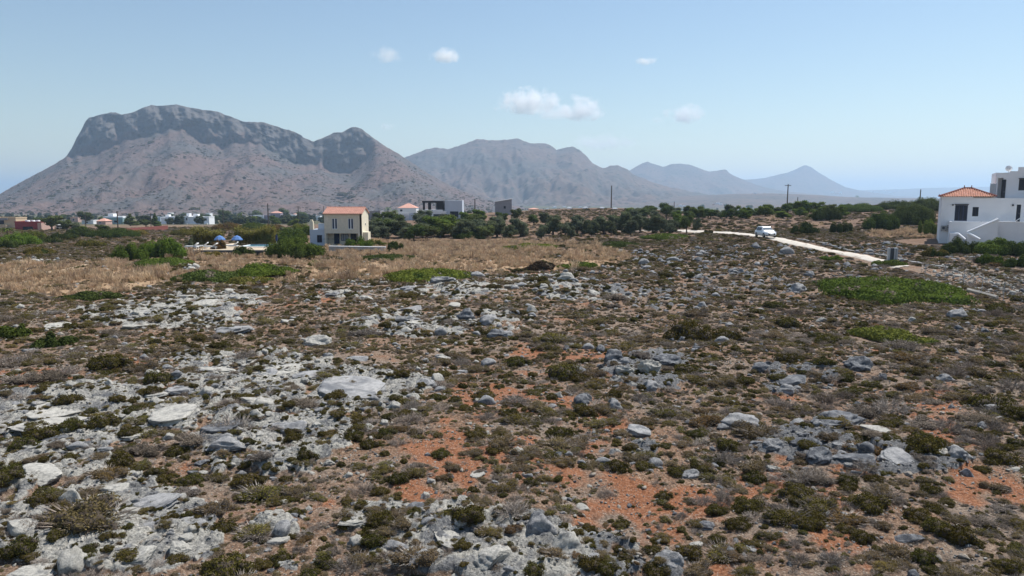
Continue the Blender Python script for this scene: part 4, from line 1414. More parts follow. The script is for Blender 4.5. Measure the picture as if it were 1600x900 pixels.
MB().prism([(-.35, EAVE - .14), (D / 2, RID - .02), (D + .35, EAVE - .14), (D + .35, EAVE - .06), (D / 2, RID + .06), (-.35, EAVE - .06)], -.2, W + .2).obj('roof_deck', 'terracotta_pale', house)
rc = MB()
for q in range(16):
    rc.tube((-.2 + q * (W + .4) / 16, D / 2, RID + .08), (-.2 + (q + 1) * (W + .4) / 16, D / 2, RID + .08), .13, .11, 6)
rc.obj('ridge_cap', 'terracotta', r1)
# white wing on the left
wx0, wx1 = -23.5 * k, -.02
wg = wall_open(MB(), wx0, wx1, -1.2, H0 + 2.75, .25, .5, [(wx0 + 1.3, wx0 + 2.25, H0 + .35, H0 + 1.75)])
wg.box(wx0, wx0 + .25, .5, 5.6, -1.2, H0 + 2.75)
wg.box(wx0 + .25, wx1, 5.35, 5.6, -1.2, H0 + 3.7)
wg.box(wx0 + .25, wx1, .5, 5.35, H0 + 2.2, H0 + 2.4)
wing = wg.obj('side_wing', 'stucco_bluewhite', house)
ww = opening(house, 'window', wx0 + 1.3, wx0 + 2.25, H0 + .35, H0 + 1.75, .42, 'frame_blue', 'pane', 1)
MB().box(wx0, wx0 + .65, .25, 1.0, H0 + 2.755, H0 + 4.3).box(wx0 + .12, wx0 + .53, .4, .85, H0 + 4.3, H0 + 4.6).obj('chimney', 'stucco_cream', house)
MB().box(W + .03, W + 1.0, .6, 3.0, -1.2, H0 + 2.25).obj('side_annex', 'stucco_cream', house)
FOOT.append((p0.x + W / 2 - 1, Y0 + 3, 6.5, 4.5))
# hedge and garden wall before it
a, b = P(503, 385.5), P(556, 385.5)
def hedge(x0, x1, y, d, z, h, lab, leaf='leaf_matdeep'):
    rs = np.random.RandomState(int(abs(x0) * 10))
    L = [(x0 + (x1 - x0) * (i + .5) / 12 + rs.uniform(-.1, .1), y, z + h * .45, (x1 - x0) / 20, d / 2, h * .55) for i in range(12)]
    V, Fs, val, mi = leaf_lumps(L, 3000, .13, rs, low=-.8, core=.9)
    o = link(bpy.data.objects.new('hedge', mesh_np('hedge', V - np.array([(x0 + x1) / 2, y, z]), Fs, (leaf, 'twig_core'), mi, False, val)))
    o.location = ((x0 + x1) / 2, y, z)
    return tag(o, lab, 'hedge')
V_ = None
hedge(a.x, b.x, a.y + 1, 1.2, a.z, 1.3, 'clipped dark hedge running before the porch of the stone house')
def long_wall(name, pa, pb, h, t, mat, lab, cap=None):
    d = Vector((pb.x - pa.x, pb.y - pa.y, 0))
    r = root(name, (pa.x, pa.y, min(pa.z, pb.z) - .3), math.atan2(d.y, d.x), lab, 'wall')
    MB().box(0, d.length, -t / 2, t / 2, -.3, h + .3).obj('wall_body', mat, r)
    if cap:
        MB().box(-.05, d.length + .05, -t / 2 - .05, t / 2 + .05, h + .303, h + .38).obj('coping', cap, r)
    return r
long_wall('garden_wall', P(515, 394), P(602, 393.5), .85, .35, 'concrete', 'low grey garden wall with pale coping before the stone house', 'trim_white')

# --- the white villa on the right
PX = 1467
pv0 = at(PX, 373, 97.0)
base = root('white_villa', (pv0.x, 97.0, 0), R(-29), 'white cubic villa with terrace stairs and red tiled hip roof beside dark thicket', 'house')
ZG = HC - 65 * 97 / F                   # level of the lower ground line
base.location.z = ZG
kx, kz = 97.0 / F * .875, 97.0 / F      # metres per pixel along the front, and vertically
X = lambda px: (px - PX) * kx
Zv = lambda py: (373 - py) * kz
TERR, EAV, PAR = Zv(344.5), Zv(307), Zv(309.5)
END = 19.0
holes = [(X(1488), X(1507), TERR + .02, Zv(320)), (X(1514), X(1523), Zv(337), Zv(323)), (X(1577), X(1583), TERR + .02, Zv(319))]
m = wall_open(MB(), 0, END, TERR - .15, PAR - .002, 0, .3, holes)
m.box(0, .3, .3, 9, -3, PAR - .002); m.box(.3, END, 8.7, 9, -3, PAR - .002); m.box(END - .3, END, .3, 8.7, -3, PAR - .002)
m.box(.3, END - .3, .302, 8.7, PAR - .5, PAR - .3)
m.box(.002, END, .01, .3, -3, TERR - .152)
m.obj('wall', 'stucco_white', base)
w1 = MB().box(-.02, X(1514), -.05, .002, Zv(310.5), EAV).box(-.05, 0, -.05, 4.6, Zv(310.5), EAV).box(0, X(1546), .32, 4.6, PAR - .298, EAV - .002).obj('cornice', 'stucco_white', base)
# hip roof with rows of barrel tiles
hx0, hx1, hy0, hy1 = -.25, X(1547), -.3, 4.8
hz0, hz1 = EAV, Zv(294.5)
hm_ = (hy1 - hy0) / 2
rx0, rx1 = X(1501), X(1512)
roof = MB().poly([(hx0, hy0, hz0), (hx1, hy0, hz0), (hx1, hy1, hz0), (hx0, hy1, hz0), (rx0, hy0 + hm_, hz1), (rx1, hy0 + hm_, hz1)], [(0, 1, 5, 4), (1, 2, 5), (2, 3, 4, 5), (3, 0, 4), (3, 2, 1, 0)]).obj('roof', 'terracotta', base)
tl_meshes = {}
def barrel(a, b, r=.085):
    return MB().tube(a, b, r, r * .8, 6)
cnt = 0
for i in range(24):
    x = hx0 + (hx1 - hx0) * (i + .5) / 24
    t1 = min(1, (x - hx0) / (rx0 - hx0)) if x < rx0 else (1 if x < rx1 else (hx1 - x) / (hx1 - rx1))
    yt, zt = hy0 + hm_ * t1, hz0 + (hz1 - hz0) * t1
    nn = max(1, int(round(6 * t1)))
    for j in range(nn):
        u0, u1 = j / nn, (j + 1.08) / nn
        a = (x, hy0 + (yt - hy0) * u0, hz0 + (zt - hz0) * u0 + .035)
        b = (x, hy0 + (yt - hy0) * min(u1, 1), hz0 + (zt - hz0) * min(u1, 1) + .02)
        barrel(a, b).obj('tile', 'terracotta' if (i * 7 + j * 3) % 4 else 'terracotta_pale', roof)
        cnt += 1
for i in range(10):
    y = hy0 + (hy1 - hy0) * (i + .5) / 10
    t1 = 1 - abs(i + .5 - 5) / 5
    barrel((hx0, y, hz0 + .035), (hx0 + (rx0 - hx0) * t1, y, hz0 + (hz1 - hz0) * t1 + .02)).obj('tile', 'terracotta', roof)
rc = MB()
for a, b in (((hx0, hy0, hz0), (rx0, hy0 + hm_, hz1)), ((hx1, hy0, hz0), (rx1, hy0 + hm_, hz1)), ((rx0, hy0 + hm_, hz1), (rx1, hy0 + hm_, hz1)), ((hx0, hy1, hz0), (rx0, hy0 + hm_, hz1))):
    a, b = Vector(a), Vector(b)
    for q in range(12):
        rc.tube(a.lerp(b, q / 12) + Vector((0, 0, .06)), a.lerp(b, (q + 1) / 12) + Vector((0, 0, .06)), .12, .10, 6)
rc.tube((rx0, hy0 + hm_, hz1 + .1), (rx0, hy0 + hm_, hz1 + .42), .07, .04); rc.tube((rx1, hy0 + hm_, hz1 + .1), (rx1, hy0 + hm_, hz1 + .42), .07, .04)
rc.tube((hx0, hy0, hz0 + .08), (hx0 - .12, hy0 - .1, hz0 + .3), .06, .04)
rc.obj('ridge_cap', 'brick_red', roof)
# upper storey, stepping up to the right
UX = X(1547)
u = wall_open(MB(), X(1558), END, PAR - .29, Zv(271), 2.4, 2.7, [(X(1580.5), X(1594.5), Zv(298), Zv(281))])
u.box(UX, X(1550), 2.4, 2.7, PAR - .29, Zv(271)); u.box(X(1550), X(1558), 3.2, 3.5, PAR - .29, Zv(271)); u.box(X(1550), X(1558), 2.42, 3.2, Zv(279), Zv(271.2))
u.box(UX, UX + .3, 2.7, 8.6, PAR - .29, Zv(271)); u.box(UX + .3, END, 8.3, 8.6, PAR - .29, Zv(271)); u.box(END - .3, END, 2.7, 8.3, PAR - .29, Zv(271))
u.box(UX + .3, END - .3, 2.7, 8.3, Zv(276), Zv(274))
u.box(X(1566), END, 2.402, 2.698, Zv(271) + .002, Zv(269)); u.box(X(1578), END, 2.404, 2.696, Zv(269) + .003, Zv(263)); u.box(X(1596.5), END, 2.406, 6, Zv(263) + .004, Zv(248))
u.obj('upper_storey', 'stucco_white', base)
MB().box(X(1548.5), X(1550) + .02, 2.71, 3.19, PAR, Zv(277)).obj('recess_wall', 'stucco_pink', base)
opening(base, 'door', X(1556), X(1562), PAR - .2, Zv(281.5), 2.395 + .0, 'frame_dark', 'pane', 0)
opening(base, 'window', X(1580.5), X(1594.5), Zv(298), Zv(281), 2.52, 'frame_dark', 'pane', 1, sill=False)
MB().box(X(1579.5), X(1595.5), 2.25, 2.398, Zv(281) + .02, Zv(279.5)).obj('lintel', 'frame_dark', base)
opening(base, 'window', X(1488), X(1507), TERR + .03, Zv(320), .12, 'frame_blue', 'pane', 2, .10)
MB().box(X(1487), X(1508), -.14, -.003, Zv(320) + .02, Zv(318.5)).obj('lintel', 'frame_dark', base)
opening(base, 'window', X(1514), X(1523), Zv(337), Zv(323), .12, 'frame_dark', 'pane', 1)
opening(base, 'door', X(1577), X(1583), TERR + .03, Zv(319), .12, 'frame_dark', 'pane', 0)
for px in (1484.3, 1571.5):
    MB().box(X(px) - .09, X(px) + .09, -.16, -.002, Zv(321), Zv(318.7)).obj('wall_lamp', 'frame_dark', base)
MB().box(X(1594), X(1594) + 1.6, -.06, -.003, TERR + .05, Zv(315)).obj('shutter_panel', 'pane_pale', base)
# terrace block with parapet, dark opening and AC boxes
t = wall_open(MB(), X(1480), END, -3, TERR, -3.0, -2.7, [(X(1592), X(1592) + 2.2, .05, Zv(358))])
t.box(X(1480), X(1480) + .25, -2.7, 0, -3, TERR - .001); t.box(X(1480) + .25, END, -2.7, -.002, TERR - .75, TERR - .6)
t.box(X(1592) - .1, X(1592) + 2.4, -1.2, -1.0, -3, TERR - .76)
t.obj('terrace', 'stucco_white', base)
opening(base, 'door', X(1592) + .05, X(1592) + 2.15, .06, Zv(358) - .03, -2.8, 'frame_dark', 'pane', 1)
MB().box(X(1548), END, -3.06, -2.66, TERR + .003, TERR + .07).obj('coping', 'trim_white', base)
# outside stair with white balustrades
st = MB()
NST = 11
sx0, sx1 = X(1507), X(1548)
for q in range(NST):
    xx = sx0 + (sx1 - sx0) * q / NST
    st.box(xx, sx1 + .02, -4.25 + .0, -3.003, -3 + .002 * q, .35 + (TERR - .35) * (q + 1) / NST)
st.obj('stair', 'stucco_white', base)
bal = MB()
bal.prism([(sx0 - .1, -2.9), (sx1, -2.9), (sx1, TERR + .33), (sx1 - .3, TERR + .33), (sx0 - .1, Zv(361))], -4.45, -4.26, axis=1)
bal.obj('balustrade', 'stucco_white', base)
rail = MB()
rail.tube((sx1, -4.35, TERR + .40), (sx0 - .1, -4.35, Zv(359.6)), .17, .17, 8)
rail.tube((sx0 - .1, -4.35, Zv(360)), (X(1523), -5.6, Zv(369)), .15, .15, 8)
rail.obj('handrail', 'trim_white', base)
rail2 = MB()
rail2.tube((X(1481), -3.25, Zv(361.7)), (X(1493), -3.9, Zv(361.7)), .11, .11, 6)
rail2.tube((X(1493), -3.9, Zv(361.7)), (X(1503), -5.2, Zv(369.5)), .11, .11, 6)
rail2.obj('handrail', 'trim_white', base)
b2 = MB()
b2.prism([(X(1481), -2.9), (X(1500), -2.9), (X(1500), Zv(367)), (X(1493), Zv(362.2)), (X(1481), Zv(362.2))], -4.0, -3.75, axis=1)
b2.obj('balustrade', 'stucco_white', base)
# balcony rail and satellite dish
br_ = MB()
for px in (1538.5, 1543, 1547):
    br_.tube((X(px), 1.2, PAR - .3), (X(px), 1.2, Zv(287)), .035, .035, 6)
br_.box(X(1538.5), X(1547), 1.185, 1.215, PAR, Zv(288))
br_.obj('balcony_screen', 'pane_pale', base)
FOOT.append((pv0.x + 7, 96, 13, 9))
def local(r, x, y, z):
    c, s_ = math.cos(r.rotation_euler.z), math.sin(r.rotation_euler.z)
    return Vector((r.location.x + c * x - s_ * y, r.location.y + s_ * x + c * y, r.location.z + z))
d = root('satellite_dish', local(base, X(1565), 3.0, Zv(271)), R(-20), 'pale round satellite dish on the roof edge of the white villa', 'satellite dish')
bm = bmesh.new()
bmesh.ops.create_uvsphere(bm, u_segments=16, v_segments=10, radius=1.0)
bmesh.ops.delete(bm, geom=[v for v in bm.verts if v.co.z > -.55], context='VERTS')
me = bpy.data.meshes.new('dish')
for v in bm.verts:
    v.co = Vector((v.co.x * .5, (v.co.z + .55) * .35, v.co.y * .5 + .55))
bm.to_mesh(me); bm.free(); me.materials.append(MAT['stucco_white'])
link(bpy.data.objects.new('dish', me), d)
MB().tube((0, .1, 0), (0, .1, .5), .04).obj('mast', 'metal_grey', d)
MB().tube((0, -.15, .3), (0, -.5, .55), .02).box(-.05, .05, -.58, -.48, .5, .6).obj('receiver_arm', 'metal_grey', d)
for px, z0, lab in ((1473, 359, 'beige air conditioner box on the left corner wall of the white villa'), (1479.5, 358, 'smaller air conditioner box beside the terrace corner of the villa')):
    w_ = 8 * kx if px < 1475 else 3.5 * kx
    a_ = root('air_conditioner', local(base, X(px) - w_ / 2, -.05, Zv(z0)), base.rotation_euler.z, lab, 'air conditioner', 'villa air conditioners')
    MB().box(0, w_, -.34, -.002, 0, .62).obj('casing', 'concrete', a_, .02)
    MB().tube((w_ * .45, -.35, .31), (w_ * .45, -.37, .31), min(.24, w_ * .3), min(.24, w_ * .3), 14).obj('fan_grille', 'metal_dark', a_)
    for q in (.1, .8):
        MB().box(w_ * q, w_ * q + .05, -.3, 0, -.08, -.002).obj('bracket', 'metal_dark', a_)
for px, lab in ((1536, 'folding deck chair on the villa terrace before the small window'), (1569, 'folding deck chair on the villa terrace near the narrow door')):
    c_ = root('deck_chair', local(base, X(px) - .8, -1.3, TERR - .6), base.rotation_euler.z, lab, 'deck chair', 'deck chairs on the terrace')
    MB().poly([(0, -.3, .72), (1.1, -.3, .62), (1.1, .3, .62), (0, .3, .72), (0, -.3, .69), (1.1, -.3, .59), (1.1, .3, .59), (0, .3, .69)], [(0, 1, 2, 3), (7, 6, 5, 4), (0, 4, 5, 1), (1, 5, 6, 2), (2, 6, 7, 3), (3, 7, 4, 0)]).obj('seat', 'fabric_white', c_)
    MB().poly([(1.1, -.3, .62), (1.75, -.3, 1.15), (1.75, .3, 1.15), (1.1, .3, .62), (1.13, -.3, .58), (1.78, -.3, 1.11), (1.78, .3, 1.11), (1.13, .3, .58)], [(0, 1, 2, 3), (7, 6, 5, 4), (0, 4, 5, 1), (1, 5, 6, 2), (2, 6, 7, 3), (3, 7, 4, 0)]).obj('backrest', 'fabric_white', c_)
    for lx in (.1, 1.2):
        for ly in (-.27, .27):
            MB().tube((lx, ly, 0), (lx, ly, .66), .02).obj('leg', 'metal_grey', c_)

# --- village houses and the modern houses
def village_house(name, lab, px0, px1, top, basey, depth, mat, wins=(), roof='flat', Y=None, rise=1.2, roofmat='terracotta_pale', dark=False, cat='house', group='houses of the village below the mountain'):
    pm = P((px0 + px1) / 2, basey) if Y is None else at((px0 + px1) / 2, basey, Y)
    Yh = pm.y
    kk = Yh / F
    xa = at(px0, basey, Yh).x
    z0 = pm.z
    r = root(name, (xa, Yh, z0), 0, lab, cat, group)
    W_, H_ = (px1 - px0) * kk, (basey - top) * kk
    MB().box(0, W_, 0, depth, -4, H_).obj('wall', mat, r)
    if roof == 'flat':
        MB().box(-.1, W_ + .1, -.1, .15, H_ - .1, H_ + .35).box(-.1, W_ + .1, depth - .15, depth + .1, H_ - .1, H_ + .35).box(-.1, .15, .152, depth - .152, H_ - .1, H_ + .35).box(W_ - .15, W_ + .1, .152, depth - .152, H_ - .1, H_ + .35).obj('parapet', mat, r)
    elif roof == 'hip':
        q = min(W_, depth) * .45
        MB().poly([(-.3, -.3, H_ + .02), (W_ + .3, -.3, H_ + .02), (W_ + .3, depth + .3, H_ + .02), (-.3, depth + .3, H_ + .02), (q, depth / 2, H_ + rise), (W_ - q, depth / 2, H_ + rise)], [(0, 1, 5, 4), (1, 2, 5), (2, 3, 4, 5), (3, 0, 4), (3, 2, 1, 0)]).obj('roof', roofmat, r)
    elif roof == 'slant':
        MB().prism([(0, H_ + .01), (W_, H_ + .01), (W_, H_ + rise), (0, H_ + .3)], 0, depth, axis=1).obj('upper_wall', mat, r)
        MB().prism([(-.3, H_ + .26), (W_ + .3, H_ + rise + .03), (W_ + .3, H_ + rise + .28), (-.3, H_ + .52)], -.3, depth + .3, axis=1).obj('roof', 'trim_white', r)
    for q in wins:
        a, b, c, d_ = q[:4]
        pane = q[4] if len(q) > 4 else 'pane'
        opening(r, q[5] if len(q) > 5 else 'window', a * W_, b * W_, c * H_, d_ * H_, 0, 'frame_dark' if dark else 'trim_white', pane, 0, max(.06, .04 * W_ / 4))
    FOOT.append((xa + W_ / 2, Yh + depth / 2, W_ / 2 + .5, depth / 2 + .5))
    return r, W_, H_
vh = village_house
# beige house at the left picture edge
r, W_, H_ = vh('beige_house', 'beige flat roofed house with wide dark window cut by the left picture edge', -16, 25.5, 341, 357, 7, 'stucco_tan', [(.1, .56, .42, .78, 'pane', 'window')], dark=True)
MB().box(0, W_ * .72, -1.6, -.002, 0, H_ * .36).obj('porch', 'stucco_tan', r)
MB().box(0, W_ * .72, -.5, -.003, H_ * .80, H_ * 1.0).obj('canopy', 'stucco_grey', r)
r, W_, H_ = vh('red_house', 'long low dark red house with white roof vents beside the beige house', 24, 65, 347.5, 359.5, 7, 'stucco_red', [(.30, .68, .02, .45, 'frame_dark', 'door')], dark=True)
MB().box(W_ * .86, W_ + .06, -.06, 7.1, -.5, H_ + .36).obj('end_wall', 'stucco_pink', r)
for q in (.28, .48, .68):
    MB().tube((W_ * q, 3, H_ + .02), (W_ * q, 3, H_ + .7), .9, .7, 10).obj('roof_vent', 'trim_white', r)
r, W_, H_ = vh('teal_house', 'teal walled house with white upper terrace behind the dark conifer', 164, 192, 341.5, 350, 9, 'stucco_teal', [(.1, .35, .2, .7), (.5, .75, .2, .7)])
MB().box(-W_ * .1, W_ * 1.0, .3, 8, H_ + .36, H_ + 1.3).box(W_ * .1, W_ * .4, 2, 6, H_ + 1.3, H_ + 3.0).obj('upper_terrace', 'stucco_white', r)
vh('pink_house', 'small pink house with low tiled roof before the teal house', 151, 165, 345.5, 351, 7, 'stucco_pink', [(.3, .5, .3, .8)], 'hip', rise=1.6)
for i, (a, b, t) in enumerate(((252, 263, 340.5), (263, 273, 339.5), (275, 286, 339.8), (286, 295, 338.6), (295, 309, 339.5), (310, 327, 339.6))):
    o = ('leftmost', 'second', 'third', 'fourth', 'fifth', 'rightmost')[i]
    r, W_, H_ = vh('row_house', 'white cubic row house, %s of the white terrace of six below the mountain' % o, a, b, t, 350.5, 8, 'stucco_white', [(.55, .8, .52, .86)], group='white row houses')
    MB().box(W_ * .1, W_ * .9, -1.5, -.002, 0, H_ * .16).obj('garden_parapet', 'trim_white', r)
    if i in (0, 3, 4):
        MB().box(W_ * .3, W_ * .8, 3, 6, H_ + .002, H_ + 1.9).obj('roof_room', 'stucco_white', r)
for a, b, t, bb, mt, lab in ((240, 251, 340, 349, 'stucco_bluewhite', 'pale blue white house left of the white row houses'), (262, 267, 333, 342, 'stucco_white', 'slim white house rising behind the row houses'),
                             (322, 328, 333.5, 342, 'stucco_white', 'small white house behind the right end of the row houses'), (222, 236, 338, 345, 'stucco_grey', 'grey low house between two dark conifers'),
                             (346, 369, 341.5, 346.5, 'stucco_pink', 'long low pale house beneath the round trees right of the row houses'), (396, 412, 337, 344, 'stucco_white', 'white low house behind palms before the lilac house'),
                             (452, 462, 336, 343, 'stucco_white', 'little white house behind the pink roofed one'), (486, 500, 338, 344, 'stucco_white', 'low white house behind the chimney of the stone house'), (110, 122, 340, 347, 'stucco_pink', 'small pale pink house hidden among dark round trees'),
                             (128, 146, 345, 350, 'stucco_white', 'white low house under the dark round trees')):
    vh('village_house', lab, a, b, t, bb, 8, mt, [(.3, .55, .3, .75)])
r, W_, H_ = vh('lilac_house', 'lilac two part house with pink tiled roof beside a utility pole', 423, 438.5, 333, 344, 8, 'stucco_lilac', [(.25, .45, .45, .8)], 'hip', rise=1.8)
MB().box(-W_ * .85, -.02, 1, 7, -3, H_ * .72).obj('side_wing', 'stucco_lilac', r)
vh('pink_house', 'pink house with shallow tiled roof right of the lilac house', 458, 469, 335, 341, 8, 'stucco_pink', [(.3, .5, .3, .7)], 'hip', rise=1.8)
long_wall('brick_wall', P(194, 362), P(262, 360), 1.7, .4, 'brick_red', 'long low red brick wall beyond the heath in the village')
# modern white house
Ym = 240.0
km = Ym / F
r, W_, H_ = vh('modern_house', 'modern white cubic house with dark framed upper terrace above the grove', 659, 697, 331.5, 346, 9, 'stucco_white', [(.48, .92, .05, .78, 'pane')], Y=Ym, dark=True, group=None)
ux0 = 2 * km
MB().box(ux0, ux0 + 31 * km, -.02, 8.8, H_ + .36, H_ + .8).obj('upper_floor', 'trim_white', r)
MB().box(ux0, ux0 + .7, 0, .5, H_ + .8, H_ + 3.1).box(ux0 + 1.7, ux0 + 2.6, .3, 2, H_ + .8, H_ + 3.1).box(ux0 + 22 * km, ux0 + 31.5 * km, 0, 6, H_ + .8, H_ + 3.1).box(ux0 - .2, ux0 + 31.6 * km, -.2, 7, H_ + 3.1, H_ + 3.75).obj('terrace_frame', 'frame_dark', r)
MB().box(ux0 + 4, ux0 + 22 * km - .01, 3, 3.2, H_ + .8, H_ + 3.09).obj('terrace_back_wall', 'stucco_bluewhite', r)
MB().box(W_ - .5, W_ + 25 * km, .6, 9, -1, H_ + 3.9).obj('tall_wing', 'stucco_bluewhite', r)
opening(r, 'window', W_ + 6 * km, W_ + 19 * km, H_ - 1.9, H_ + .2, .6, 'frame_dark', 'pane', 1)
MB().box(-35 * km, -.02, .5, 1.0, -1, H_ - .3).box(-38 * km, -35 * km - .02, .6, 5, -1, H_ * .75).obj('garden_wall', 'stucco_bluewhite', r)
for q in range(9):
    MB().box((-36 + q * 1.9) * km, (-36 + q * 1.9) * km + .12, .2, .32, 0, H_ + .1).obj('fence_post', 'trim_white', r)
vh('village_house', 'pale low house with dark roof window just right of the stone house roof', 577, 594, 331, 341, 8, 'stucco_grey', [(.45, .8, .55, .9)], Y=300., group=None)
vh('tiled_house', 'house with long faded tiled roof behind the modern white house', 622, 650, 325, 332, 12, 'stucco_white', [(.1, .25, .2, .7)], 'hip', 420., 2.6, group=None)
r, W_, H_ = vh('slant_house', 'grey concrete house with one slanting roof above the green bushes', 773.5, 799.5, 317, 332, 8, 'stucco_grey', [(.52, .64, .40, .66)], 'slant', 262., 1.3, dark=True, group=None)
MB().box(-.9, -.02, -.1, .1, .2, H_ * .6).obj('solar_panel', 'trim_white', r)
vh('small_house', 'small low stone coloured house right of the slanting concrete house', 826, 842, 327, 332.5, 6, 'stucco_tan', [(.3, .5, .3, .7)], 'hip', 330., .6, group=None)
# far settlement on the plain, a few pixels each
far_h = [(866, 324), (873, 325), (881, 323), (889, 325), (897, 323), (906, 324), (914, 325), (920, 323), (1063, 321), (1068, 322), (1115, 319), (1121, 318), (1126, 319), (1135, 320), (855, 326), (846, 327), (1300, 300), (1307, 302), (1313, 301), (1364, 300), (1374, 298), (1382, 299), (1390, 301), (1398, 300), (1180, 302), (1030, 320), (960, 326), (940, 325)]
hb = MB().box(-.5, .5, 0, .8, -.3, .55).box(-.2, .5, .2, .8, .55, .9).obj('distant_house', 'stucco_white')
hm0 = hb.data
bpy.data.objects.remove(hb)
hb = MB().box(-.5, .5, 0, .8, -.3, .5).obj('t', 'stucco_pink')
hm1 = hb.data
bpy.data.objects.remove(hb)
from mathutils.bvhtree import BVHTree
BV = []
for V_ in MVS[1:]:
    BV.append(BVHTree.FromPolygons(V_.reshape(-1, 3).tolist(), grid_faces(V_.shape[0], V_.shape[1]).tolist()))
seen_far = {'settlement at the foot of the hazy mountains': 0, 'hamlet on the hazy farthest slope': 0}
for i, (px, py) in enumerate(sorted(far_h)):
    s_, dz_ = ray(px, py + 1)
    d_ = Vector((float(s_), 1, float(dz_))).normalized()
    best = P(px, py + 1) if py > 317 else None
    if best is not None and best.y > 3900: best = None
    for b_ in BV:
        h_ = b_.ray_cast(Vector((0, 0, HC)), d_)
        if h_[0] is not None and (best is None or h_[0].y < best.y): best = h_[0]
    if best is None: continue
    o = link(bpy.data.objects.new('distant_house', hm0 if i % 3 else hm1))
    o.location = best - Vector((0, 4, 0))
    w_ = rnd.uniform(4, 7) * best.y / F
    o.scale = (w_, 8, rnd.uniform(2.0, 3.0) * best.y / F)
    gname = 'settlement at the foot of the hazy mountains' if py > 316 else 'hamlet on the hazy farthest slope'
    seen_far[gname] += 1
    tag(o, '%s tiny pale house from left in the %s' % (ordw[min(19, seen_far[gname] - 1)], gname), 'house', 'far houses on the plain' if py > 316 else 'far houses on the ridge')

# --- pool garden
pa, pb = P(298, 397), P(436, 397)
zt = gz(pa.x, pa.y) + .55
MB().box(pa.x, pb.x, pa.y, pa.y + .3, zt - 1.6, zt - .12).obj('retaining_wall', 'metal_dark')
rw = bpy.data.objects['retaining_wall']
tag(rw, 'dark low retaining wall along the front of the pool terrace', 'wall')
tag(MB().box(pa.x, pb.x, pa.y + .302, pa.y + 15, zt - 1.5, zt).obj('pool_terrace', 'path_dust'), kind='structure')
FOOT.append(((pa.x + pb.x) / 2, pa.y + 7.5, (pb.x - pa.x) / 2 + .5, 8.5))
pl = root('swimming_pool', (at(380, 390, pa.y + 7).x, pa.y + 5.6, zt), 0, 'turquoise swimming pool with pale rim behind dark bushes', 'swimming pool')
pw = 5.2
MB().box(0, pw, 0, .35, .003, .16).box(0, pw, 4.2, 4.55, .003, .16).box(0, .35, .352, 4.198, .003, .16).box(pw - .35, pw, .352, 4.198, .003, .16).obj('rim', 'trim_white', pl)
MB().box(.352, pw - .352, .352, 4.198, .004, .10).obj('water', 'water_pool', pl)
def parasol(px, top, foot, w, mat, lab, closed=False):
    Yp = pa.y + 8.5
    b = at(px, foot, Yp)
    r = root('parasol', (b.x, Yp, zt), 0, lab, 'parasol', 'parasols by the pool')
    ht = HC + float(ray(px, top)[1]) * Yp - zt
    MB().tube((0, 0, 0), (0, 0, ht - .05), .03, .025).obj('pole', 'metal_grey', r)
    MB().tube((0, 0, 0), (0, 0, .09), .26, .24, 12).obj('base', 'metal_dark', r)
    W_ = w * Yp / F
    pts, fs = [], []
    n = 8
    if closed:
        pr = [(0, ht), (.16, ht - .25), (.20, ht * .55), (.10, ht * .42)]
    else:
        pr = [(0, ht), (W_ * .28, ht - .22), (W_ * .5, ht - .62), (W_ * .5, ht - .74), (W_ * .49, ht - .64)]
    for rr, z in pr:
        for q in range(n):
            a = 2 * math.pi * q / n
            e = rr * (1 if not closed or q % 2 else .6)
            pts.append((e * math.cos(a), e * math.sin(a), z))
    for j in range(len(pr) - 1):
        fs += [(j * n + q, j * n + (q + 1) % n, (j + 1) * n + (q + 1) % n, (j + 1) * n + q) for q in range(n)]
    MB().poly(pts, fs).obj('canopy', mat, r)
    for q in range(n if not closed else 0):
        a = 2 * math.pi * q / n
        MB().tube((.04 * math.cos(a), .04 * math.sin(a), ht - .5), (W_ * .48 * math.cos(a), W_ * .48 * math.sin(a), ht - .64), .012, .012, 4).obj('rib', 'metal_grey', r)
parasol(344, 367.5, 386, 18, 'fabric_blue', 'open light blue parasol by the reeds, left of the two')
parasol(371, 367.5, 386, 18, 'fabric_blue', 'open light blue parasol by the reeds, right of the two')
parasol(432.5, 366, 384, 5, 'fabric_navy', 'folded navy parasol standing at the end of the reeds', True)
for i, (px, dy, lab) in enumerate(((300, 2.2, 'white sun lounger closest to the pale flowering shrub'), (315, 3.4, 'white sun lounger between two others left of the reddish bush'), (330, 2.0, 'white sun lounger touching the dark reddish bush'), (362, 4.5, 'white sun lounger below the second blue parasol'))):
    b = at(px, 390, pa.y + dy)
    r = root('sun_lounger', (b.x, pa.y + dy, zt), R(8 if i % 2 else -6), lab, 'sun lounger', 'sun loungers by the pool')
    MB().box(-.95, .95, -.32, .32, .30, .36).obj('frame', 'trim_white', r)
    MB().box(-.93, .35, -.30, .30, .362, .46).obj('mattress', 'fabric_white', r, .02)
    MB().poly([(.36, -.3, .362), (.95, -.3, .80), (.95, .3, .80), (.36, .3, .362), (.31, -.3, .46), (.90, -.3, .90), (.90, .3, .90), (.31, .3, .46)], [(3, 2, 1, 0), (4, 5, 6, 7), (0, 1, 5, 4), (1, 2, 6, 5), (2, 3, 7, 6), (3, 0, 4, 7)]).obj('backrest', 'fabric_white', r)
    for lx in (-.85, .85):
        for ly in (-.28, .28):
            MB().box(lx - .03, lx + .03, ly - .03, ly + .03, 0, .298).obj('leg', 'trim_white', r)
